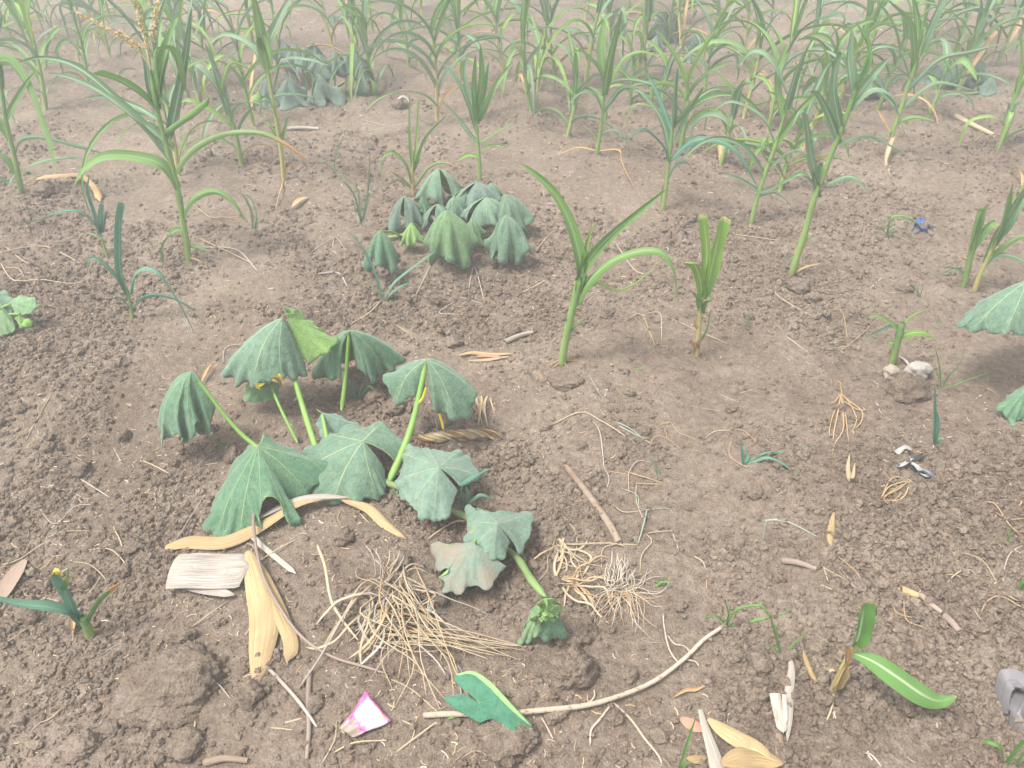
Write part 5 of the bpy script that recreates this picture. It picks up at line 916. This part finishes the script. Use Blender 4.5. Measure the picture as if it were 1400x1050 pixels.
# plastic scraps
t = thing('plastic_scrap', G(1248, 640), 'crumpled black and white plastic scrap on bare soil near the orange root loop', 'plastic'); PB = plain('plastic_black', (.045, .05, .06), .4, .5, .3); PW = plain('plastic_white', (.36, .35, .33), .5, .4, .3)
for pts, w_, m_ in (([(1226, 622), (1235, 618, .014), (1246, 624, .01)], .020, PW), ([(1225, 636), (1232, 642, .018), (1244, 630, .012), (1232, 628)], .014, PW), ([(1238, 630), (1252, 632, .016), (1264, 622)], .014, PB), ([(1238, 634), (1248, 644, .018), (1258, 650)], .018, PW), ([(1248, 644), (1262, 650, .012), (1278, 658)], .022, PB), ([(1252, 648), (1262, 654, .01), (1272, 655)], .010, PW)): blade('fold', ground_pts(pts), w_, m_, t, cup=.6, prof='strap', n=14, wav=.1)
t = thing('plastic_scrap', G(1256, 310), 'crumpled bright blue plastic scrap under an arching sprout leaf', 'plastic'); PBl = plain('plastic_blue', (.03, .10, .30), .4, .5, .3)
for pts, w_ in (([(1242, 300), (1250, 304, .02), (1256, 310)], .028), ([(1246, 316), (1252, 312, .02), (1260, 318)], .03), ([(1254, 308), (1258, 304, .03), (1266, 312)], .03), ([(1262, 316), (1270, 313, .02), (1276, 316)], .026), ([(1250, 320), (1262, 316, .02), (1268, 320)], .024)): blade('fold', [p - Vector((0, 0, .008)) for p in ground_pts(pts)], w_ * .8, PBl, t, cup=.25, prof='lance', n=10, wav=.15, roll=.4)
gblade('bent grey plastic strip standing on edge above a golden scrap', [(1366, 975, .004), (1362, 955, .03), (1366, 945, .045), (1382, 948, .045), (1392, 962, .03), (1386, 985, .012), (1380, 1003, .002)], .045, PLAS_G, 'plastic_strip', 'plastic', prof='strap', cup=.1, hint=(.2, 1, .3), n=30, k=3)['label'] = 'bent grey plastic strip beside a golden husk scrap'
gblade('round golden husk scrap beside the grey plastic strip', [(1368, 940, .01), (1378, 930, .016), (1386, 936, .01)], .028, HUSK_G, 'husk_scrap', 'husk', prof='lance', cup=.4, n=10)
# cob pieces, leaf bits
def pod(label, pts, w_, mat, name, cat, lift=.01): return straw(label, pts, w_, mat, name, cat, None, lift, w_ * .8, 14, 9)
t = straw('plump golden seed-like husk lying by a brown stalk piece', [(1228, 811), (1240, 815), (1254, 820)], .0115, HUSK_G, 'golden_pod', 'husk', lift=.013, n=12, sides=10)
straw('brown knobbed stalk piece behind the plump golden husk', [(1256, 818), (1272, 832), (1285, 842)], .0075, STICK, 'stalk_piece', 'stalk', lift=.013, n=12, sides=8)
straw('tan rounded stalk end below the brown knobbed stalk piece', [(1286, 845), (1298, 855), (1309, 868)], .0095, TWIG_B, 'stalk_piece', 'stalk', lift=.013, n=12, sides=9)
gblade('twisted golden spoon-shaped dry leaf with a dark stem', [(1139, 704), (1136, 722, .016), (1134, 738, .01), (1136, 752)], .022, HUSK_G, 'twisted_leaf', 'dry leaf', prof='lance', cup=.6, hint=(1, 0, 0), n=14)
gblade('curled cream dry husk near the orange root fan', [(1160, 625, .012), (1158, 645, .018), (1162, 660, .014), (1166, 640, .02)], .020, DRY_T, 'curled_husk', 'husk', prof='lance', cup=.9, hint=(1, 0, 0), n=14)
for i, (pts, w_) in enumerate((([(628, 488), (645, 484, .01), (668, 486, .01), (700, 486)], .022), ([(640, 496), (660, 494, .01), (695, 490)], .018), ([(650, 490), (672, 489, .012), (688, 492)], .016))):
    gblade('small orange-tan dry husk leaf in the pile behind the two-lobed squash leaf', pts, w_, [DRY_O, DRY_T, RED_L][i], 'dry_leaf', 'dry leaf', 'dry leaves piled behind the two-lobed squash leaf', prof='lance', cup=.6, n=14, hint=(0, 1, 0))
t = thing('straw_braid', G(635, 605), 'plaited tan dead leaf rope lying behind the flat squash leaf', 'dead leaves'); rg = random.Random(81)
for k in range(9):
    P = []
    for q in range(9): f = q / 8; P.append(G(572 + 116 * f, 603 - 6 * math.sin(f * 3.1 - .3) + 5 * math.sin(q * 1.9 + k * 1.4) - 14 * max(0, f - .7), .008 + .008 * math.cos(q * 1.9 + k * 1.4)))
    blade('dead_leaf', P, .014, rg.choice([DRY_T, DRY_T, DRY_O]), t, cup=.8, prof='strap', n=26, k=3, seed=k, roll=rg.uniform(-1, 1))
t = thing('shrivelled_leaf', G(662, 568), 'crinkled tan shrivelled leaf standing right of the two-lobed squash leaf', 'dry leaf')
for k in range(6): x0 = 643 + 5 * k; blade('crinkle', ground_pts([(x0 + rg.uniform(-6, 6), 578 + rg.uniform(-6, 6)), (x0 + rg.uniform(-6, 8), 566, .03), (x0 + rg.uniform(-8, 8), 552 + rg.uniform(-5, 5), .02), (x0 + rg.uniform(-5, 12), 572, .012)]), rg.uniform(.008, .016), DRY_T, t, cup=.8, prof='lance', n=14, seed=k, hint=(1, .2, 0))
gblade('slender pale green fallen leaf in the dead grass tuft', [(596, 818, .01), (590, 832, .015), (584, 848, .01), (586, 865)], .013, SILV, 'fallen_leaf', 'leaf', prof='lance', cup=.5, hint=(1, 0, 0))
gblade('small yellowish dry leaf behind the tall squash stalks', [(402, 552, .01), (412, 548, .014), (418, 544, .01)], .018, HUSK_G, 'dry_leaf', 'dry leaf', prof='lance', cup=.6, n=10)
gblade('tan dry leaf leaning behind the folded hanging squash leaf', [(276, 526, .01), (284, 514, .02), (291, 504, .02)], .016, DRY_O, 'dry_leaf', 'dry leaf', prof='lance', cup=.6, hint=(1, 0, 0), n=10)
gblade('arched brown dry leaf behind the bluish seedlings', [(45, 266, .01), (56, 254, .04), (90, 252, .05), (115, 252, .05), (132, 262, .03), (138, 278, .01)], .036, DRY_O, 'arched_leaf', 'dry leaf', prof='strap', cup=.5, n=20, hint=(0, 1, 0))
gblade('pale round stone-like husk in the back soil', [(543, 146, .02), (552, 144, .04), (560, 146, .02)], .05, HUSK_P, 'pale_husk', 'husk', prof='lance', cup=.6, n=10)['label'] = 'pale rounded husk in straw litter, behind the thin-bladed maize'
gblade('golden dry leaf piece below the grey wispy sprouts', [(400, 286, .01), (410, 280, .02), (422, 272, .01)], .030, HUSK_G, 'dry_leaf', 'dry leaf', prof='lance', cup=.4, n=12)['label'] = 'golden dry leaf piece on soil near the brown withered-leaf maize'
# small green things
SPR = [('grass sprout with drooping blades at the end of the pale long twig', (992, 856), [[(992, 856), (996, 838), (990, 818)], [(993, 855), (1005, 835), (1030, 828), (1045, 832), (1062, 862), (1070, 890)], [(990, 852), (978, 842), (962, 844)], [(994, 860), (1015, 856), (1040, 868), (1066, 890)]], .007, GRASS),
       ('grass sprout in a V shape above the pale papery husk strip', (1069, 897), [[(1068, 897), (1060, 868), (1052, 838)], [(1069, 896), (1055, 885), (1040, 878)], [(1071, 896), (1085, 880), (1107, 860)]], .006, GRASS),
       ('cut green sprout with arching leaf near the thick brown stick', (1016, 636), [[(1016, 636), (1014, 615), (1013, 600)], [(1018, 634), (1050, 620), (1078, 624), (1100, 645)], [(1020, 636), (1050, 625), (1080, 640), (1094, 664)], [(1018, 632), (1022, 622), (1019, 614)]], .014, MZ_S),
       ('single upright blue-green blade with a tiny side leaf', (1276, 608), [[(1276, 608), (1277, 570), (1278, 526)], [(1277, 606), (1282, 580), (1280, 560)], [(1277, 606), (1284, 600), (1292, 602)]], .016, MZ_S),
       ('thin grass sprout beside the white chalky chunk', (1290, 532), [[(1286, 530), (1284, 500), (1277, 470)], [(1288, 530), (1296, 516), (1310, 500), (1320, 480)], [(1290, 532), (1320, 520), (1355, 508)], [(1287, 530), (1297, 515), (1300, 505)], [(1284, 518), (1278, 506), (1272, 508)]], .006, GRASS),
       ('bright grass sprout beside the white stalk sliver', (930, 1050), [[(926, 1056), (938, 1020), (952, 978)], [(930, 1056), (936, 1046), (944, 1042)]], .009, GRASS),
       ('grass sprout below the grey plastic strip', (1376, 1046), [[(1374, 1046), (1385, 1030), (1402, 1010)], [(1372, 1042), (1366, 1022), (1352, 1014), (1344, 1012)], [(1378, 1050), (1390, 1040), (1404, 1022)]], .009, GRASS),
       ('broad green leaf blade half hidden by the straw at the soil edge', (1394, 806), [[(1392, 806), (1398, 792), (1412, 782)]], .03, GRASS),
       ('tiny green sprout under the orange straw', (1376, 742), [[(1376, 744), (1380, 730), (1384, 718)], [(1375, 742), (1380, 738), (1386, 738)]], .007, GRASS),
       ('green sprout hidden under the dark squash leaf with stalk in front', (490, 545), [[(488, 545), (482, 530), (480, 515)], [(490, 545), (494, 528), (500, 515)], [(491, 545), (504, 528), (518, 540)], [(487, 545), (478, 540), (476, 522)]], .012, MZ_S),
       ('upright rolled blue-green blade between the two flat squash leaves', (632, 700), [[(633, 705), (632, 685), (630, 668), (634, 662)], [(634, 690), (640, 678), (637, 664)], [(630, 664), (650, 652), (672, 640)], [(640, 688), (655, 676), (670, 680), (676, 692)], [(632, 705), (624, 698), (618, 692)]], .016, MZ_S),
       ('thin green weed under the dusty squash leaf', (722, 772), [[(712, 752), (718, 765), (724, 780)], [(722, 776), (716, 762), (714, 748)]], .006, GRASS),
       ('tiny sprig by the grey-green looping straw', (878, 506), [[(868, 508), (874, 504), (884, 500)]], .008, GRASS),
       ('tiny weed between dead grass strands and the grass sprout', (905, 800), [[(896, 802), (904, 796), (918, 796)], [(904, 800), (906, 794), (908, 788)]], .008, GRASS),
       ('bluish small seedling behind the chewed maize, in open soil', (1022, 448), [[(1020, 450), (1023, 438), (1026, 428)]], .010, MZ_B),
       ('bent silvery blade in bare soil near the small round clod', (1042, 738), [[(1042, 740), (1046, 716), (1056, 711), (1078, 714)]], .009, SILV),
       ('thin blade bending over the tuft of orange roots by the stick', (905, 650), [[(902, 654), (896, 638), (888, 626)]], .012, MZ_B)]
for i, (lab, b, bl, w_, mt) in enumerate(SPR): maize(lab, b, None, [(p, w_, mt, {'prof': 'strap' if i == 6 else 'maize'}) for p in bl], name='grass_sprout', cat='sprout', seed=200 + i)
maize('drooping wilted seedling beside orange straw, right of the tasselled maize', (348, 318), None, [([(348, 318), (345, 290), (334, 268), (322, 264)], .02, MZ_B), ([(349, 318), (352, 295), (344, 272), (330, 266)], .016, MZ_B)], name='maize_seedling', cat='seedling', seed=230)
# straw strands traced one by one
TR = [([(590, 590), (620, 596), (660, 590)], 0), ([(-5, 345), (60, 340), (95, 352), (112, 362)], 0), ([(0, 358), (20, 385), (60, 384), (100, 388), (125, 378)], 0), ([(0, 368), (25, 372), (35, 395), (48, 412)], 1), ([(8, 338), (30, 360), (52, 366)], 0),
      ([(262, 278), (285, 296), (300, 295), (330, 300)], 1), ([(280, 300), (330, 296)], 1), ([(290, 290), (298, 322)], 1), ([(270, 325), (310, 340), (345, 360)], 1), ([(275, 338), (320, 345), (352, 370)], 2),
      ([(70, 540), (60, 566), (45, 590), (30, 612)], 0), ([(45, 664), (95, 668), (128, 662)], 0), ([(50, 690), (75, 715), (100, 695), (130, 690)], 2), ([(66, 730), (100, 728), (135, 726)], 0), ([(110, 655), (125, 670), (150, 680)], 2), ([(155, 612), (165, 630)], 0), ([(195, 630), (215, 640), (232, 648)], 0),
      ([(0, 774), (30, 766), (60, 745), (70, 738)], 0), ([(10, 758), (45, 752)], 0), ([(130, 750), (150, 755), (170, 770), (178, 785)], 0), ([(155, 720), (168, 750), (160, 762)], 0), ([(100, 768), (120, 770), (140, 785), (150, 800)], 0), ([(40, 812), (80, 822)], 0), ([(115, 820), (135, 800), (140, 785)], 0),
      ([(0, 885), (25, 870), (50, 850)], 1), ([(210, 660), (212, 690), (208, 705)], 3), ([(262, 858), (285, 845), (308, 824)], 0), ([(280, 926), (300, 935), (315, 955)], 2), ([(300, 945), (308, 965)], 0), ([(240, 740), (290, 660)], 2), ([(305, 500), (310, 480), (330, 470)], 2), ([(290, 620), (250, 660), (240, 690)], 2), ([(250, 640), (300, 632)], 0),
      ([(640, 700), (645, 720)], 0), ([(810, 575), (820, 600), (826, 640)], 2), ([(752, 582), (790, 568), (820, 572), (842, 590), (870, 606)], 0), ([(840, 576), (862, 592), (885, 604)], 4), ([(845, 582), (870, 600), (898, 610)], 4), ([(886, 622), (895, 604), (915, 600)], 1), ([(893, 586), (912, 584), (930, 590), (950, 600)], 1), ([(900, 572), (910, 590), (915, 600), (932, 615)], 1), ([(960, 602), (980, 595), (1000, 588)], 0),
      ([(1005, 588), (1020, 590), (1045, 615)], 1), ([(1000, 600), (1000, 625), (1020, 645), (1025, 635)], 1), ([(860, 675), (862, 650), (875, 630), (890, 632)], 0), ([(855, 660), (880, 665), (905, 662)], 1), ([(855, 645), (870, 655), (905, 660)], 1), ([(850, 668), (870, 680), (880, 700), (910, 698), (920, 702)], 4), ([(838, 690), (850, 700), (880, 698)], 0), ([(870, 660), (872, 690), (882, 715)], 0), ([(885, 695), (880, 722), (872, 745)], 4), ([(826, 640), (832, 660), (828, 672)], 2), ([(832, 645), (858, 648)], 1),
      ([(1042, 712), (1075, 715), (1120, 735)], 4), ([(1095, 750), (1130, 778), (1160, 800), (1178, 815)], 0), ([(1120, 740), (1150, 765), (1172, 790), (1182, 818)], 1), ([(1150, 778), (1165, 800), (1180, 812)], 0), ([(1126, 775), (1132, 794)], 0), ([(1080, 798), (1092, 815)], 3), ([(1122, 800), (1138, 806)], 0),
      ([(1335, 690), (1355, 695), (1375, 720), (1400, 735)], 1), ([(1355, 697), (1380, 712), (1402, 708)], 1), ([(1370, 705), (1385, 725), (1400, 728)], 0), ([(1275, 758), (1320, 758), (1345, 775), (1365, 810)], 1), ([(1312, 755), (1340, 770), (1372, 815)], 0), ([(1290, 786), (1310, 790), (1330, 815)], 0), ([(1280, 825), (1295, 795), (1320, 785), (1345, 800), (1375, 818)], 0), ([(1400, 745), (1380, 760), (1370, 795), (1382, 820)], 2), ([(1340, 840), (1345, 825), (1370, 820), (1400, 832)], 1), ([(1322, 822), (1340, 845), (1356, 870)], 3), ([(1365, 805), (1385, 820), (1405, 825)], 0),
      ([(1235, 818), (1240, 850), (1262, 865), (1275, 872)], 1), ([(1218, 820), (1222, 835), (1250, 845)], 1), ([(1360, 870), (1378, 880)], 2), ([(1250, 985), (1275, 1000)], 3), ([(1175, 1030), (1190, 1035), (1205, 1048)], 2), ([(595, 350), (560, 420)], 2), ([(615, 408), (622, 416)], 0), ([(620, 404), (660, 415)], 3), ([(630, 430), (600, 425), (625, 410)], 2), ([(655, 450), (680, 420)], 0), ([(535, 440), (570, 463)], 0), ([(425, 345), (455, 330), (465, 325)], 3), ([(455, 350), (462, 330), (475, 345)], 3), ([(640, 400), (650, 370), (662, 410)], 2), ([(430, 375), (460, 380), (475, 392)], 2), ([(715, 400), (735, 390), (750, 380)], 0),
      ([(1065, 385), (1062, 405), (1100, 430), (1140, 440)], 0), ([(1120, 425), (1130, 380)], 3), ([(1105, 436), (1150, 432), (1160, 470)], 1), ([(1128, 478), (1170, 472)], 1), ([(1150, 480), (1180, 460), (1195, 440)], 1), ([(1185, 400), (1225, 400)], 1), ([(1190, 395), (1205, 380)], 3), ([(1180, 410), (1215, 412)], 0), ([(1075, 460), (1105, 482)], 3), ([(855, 440), (875, 430), (895, 470)], 1), ([(880, 430), (900, 435), (905, 465)], 0), ([(865, 432), (885, 455), (890, 470)], 1), ([(885, 420), (945, 455), (995, 470)], 0), ([(820, 390), (850, 388)], 1), ([(725, 310), (760, 305)], 1), ([(735, 340), (755, 315)], 1), ([(840, 330), (870, 370), (895, 375)], 0), ([(480, 160), (540, 175)], 3), ([(500, 180), (555, 168)], 3), ([(585, 180), (595, 205)], 0), ([(720, 190), (760, 180)], 0),
      ([(1005, 540), (1030, 532)], 3), ([(985, 540), (1010, 550)], 2), ([(940, 555), (985, 562)], 2), ([(805, 512), (815, 535), (825, 545)], 4), ([(1000, 320), (1075, 330)], 0), ([(980, 150), (1000, 170), (1012, 200)], 1), ([(1285, 225), (1310, 225)], 0), ([(1330, 195), (1350, 180), (1385, 190)], 1), ([(875, 785), (878, 760), (893, 745), (880, 735), (925, 725)], 0), ([(822, 780), (824, 752), (872, 744)], 0), ([(920, 730), (928, 752)], 3), ([(948, 760), (960, 768), (965, 778)], 0), ([(966, 786), (966, 805)], 1), ([(985, 795), (1002, 782)], 1), ([(1000, 1040), (1005, 1020), (1010, 1000)], 2),
      ([(455, 1030), (490, 1020), (530, 1012)], 0), ([(440, 1045), (455, 1010), (460, 985)], 0), ([(540, 1030), (580, 1005), (600, 985)], 0), ([(385, 990), (412, 982)], 0), ([(370, 995), (400, 998)], 0), ([(525, 925), (560, 945), (600, 975)], 0), ([(350, 770), (380, 756), (404, 738)], 0), ([(248, 1020), (268, 998), (266, 985)], 0), ([(550, 985), (565, 1000), (560, 1020)], 0)]
mats = [STRAW, STRAW_O, STRAW_G, HUSK_P, SILV]
for i, (pts, k) in enumerate(TR):
    straw('thin dry straw strand lying loose on the soil', [(*pts[0][:2], .001)] + [(p[0] + rng.uniform(-4, 4), p[1] + rng.uniform(-4, 4), rng.uniform(.003, .012)) for p in pts[1:-1]] + [(*pts[-1][:2], .0)], 0.0014 + .0011 * rng.random() ** 2 + (.0008 if pts[0][1] < 420 else 0), mats[k], group='loose straw strands on the soil', n=14, sides=5)
# more short straw, strewn in clusters
r = np.random.RandomState(9); cnt = 0
while cnt < 165:
    a = R(70) + (R(12) - R(70)) * r.rand() ** .8; y0 = CAM_H / math.tan(a); x0 = (r.rand() * 2 - 1) * .68 * math.hypot(CAM_H, y0)
    if vnoise(np.array([x0 * 2.2]), np.array([y0 * 2.2]), 91)[0] < -.05 + .1 * r.rand(): continue
    th = r.rand() * 6.28; ln = .015 + .06 * r.rand() ** 2 + .01 * max(0, y0 - 2); P = []
    for q in range(4): x_ = x0 + math.cos(th) * ln * q / 3; y_ = y0 + math.sin(th) * ln * q / 3; th += r.randn() * .25; P.append(Vector((x_, y_, h1(x_, y_) + .003)))
    o = tube('straw', P, .0011 + .001 * r.rand() + .0004 * max(0, y0 - 2), .0008, mats[r.choice(4, p=[.4, .2, .3, .1])], None, 8, 4, origin=P[0].copy()); tag(o, 'thin dry straw strand lying loose on the soil', 'straw', 'loose straw strands on the soil'); cnt += 1
# finest litter, not countable
VV, FF, UU = [], [], []; off = 0
for k in range(12000):
    a = R(72) + (R(10) - R(72)) * r.rand() ** .85; y0 = CAM_H / math.tan(a); x0 = (r.rand() * 2 - 1) * .70 * math.hypot(CAM_H, y0)
    if vnoise(np.array([x0 * 1.6]), np.array([y0 * 1.6]), 95)[0] < -.12 + .3 * r.rand() - .15: continue
    VV.append((x0, y0, r.rand() * 6.28, .004 + .018 * r.rand() ** 2.2, .0006 + .0009 * r.rand() + .0004 * max(0, y0 - 2)))
A = np.array(VV); e = np.stack([np.cos(A[:, 2]), np.sin(A[:, 2])], 1); p0 = A[:, :2] - e * A[:, 3:4] * .5 * (1 + .15 * np.maximum(A[:, 1:2] - 2, 0)); p1 = A[:, :2] + e * A[:, 3:4] * .5 * (1 + .15 * np.maximum(A[:, 1:2] - 2, 0)); pm = (p0 + p1) / 2 + np.stack([-e[:, 1], e[:, 0]], 1) * (A[:, 3:4] * .12)
nn = np.stack([-e[:, 1], e[:, 0]], 1) * A[:, 4:5]; VL = []
for q in (p0, pm, p1):
    zz = HL(q[:, 0], q[:, 1]) + .0015
    for s_, dz in ((-1, 0), (0, 1), (1, 0)): VL.append(np.column_stack([q + nn * s_, zz + dz * A[:, 4] * 1.2]))
VL = np.stack(VL, 1).reshape(-1, 3); FF = []
for k in range(len(A)):
    b = k * 9; FF += [(b, b + 3, b + 4, b + 1), (b + 1, b + 4, b + 5, b + 2), (b + 3, b + 6, b + 7, b + 4), (b + 4, b + 7, b + 8, b + 5)]
UU = np.repeat(r.rand(len(A), 2), 9, 0); s = M('straw_litter'); p = s.pos(); uvx = s.n('SeparateXYZ', {0: s.uv()}).outputs[0]
col = s.ramp(uvx, [(0, (.17, .13, .10)), (.35, (.30, .24, .175)), (.6, (.47, .38, .26)), (.8, (.42, .27, .14)), (1, (.58, .52, .43))]); s.finish(col, .9, spec=.1)
lt = mesh_obj('straw_litter', VL, FF, s.m, None, UU); tag(lt, 'fine straw and chaff litter scattered over the field soil', 'litter', kind='stuff')

# ================================================================== milky air volume added to stand in for the lens veil
bm = bmesh.new(); bmesh.ops.create_cube(bm, size=1.0); me = bpy.data.meshes.new('veil_haze'); bm.to_mesh(me); bm.free()
hz = bpy.data.objects.new('veil_haze', me); COL.objects.link(hz); hz.scale = (520, 560, 2.95); hz.location = (0, 150, 0.275)
s = M('veil_air'); pv = s.n('VolumePrincipled', {'Color': (0.93, 0.95, 0.95, 1), 'Density': 0.032, 'Anisotropy': 0.2}); s.t.links.new(pv.outputs[0], s.out.inputs['Volume']); me.materials.append(s.m)
tag(hz, 'thin milky air added over the field to stand in for lens veil', 'veil_haze', kind='stuff')
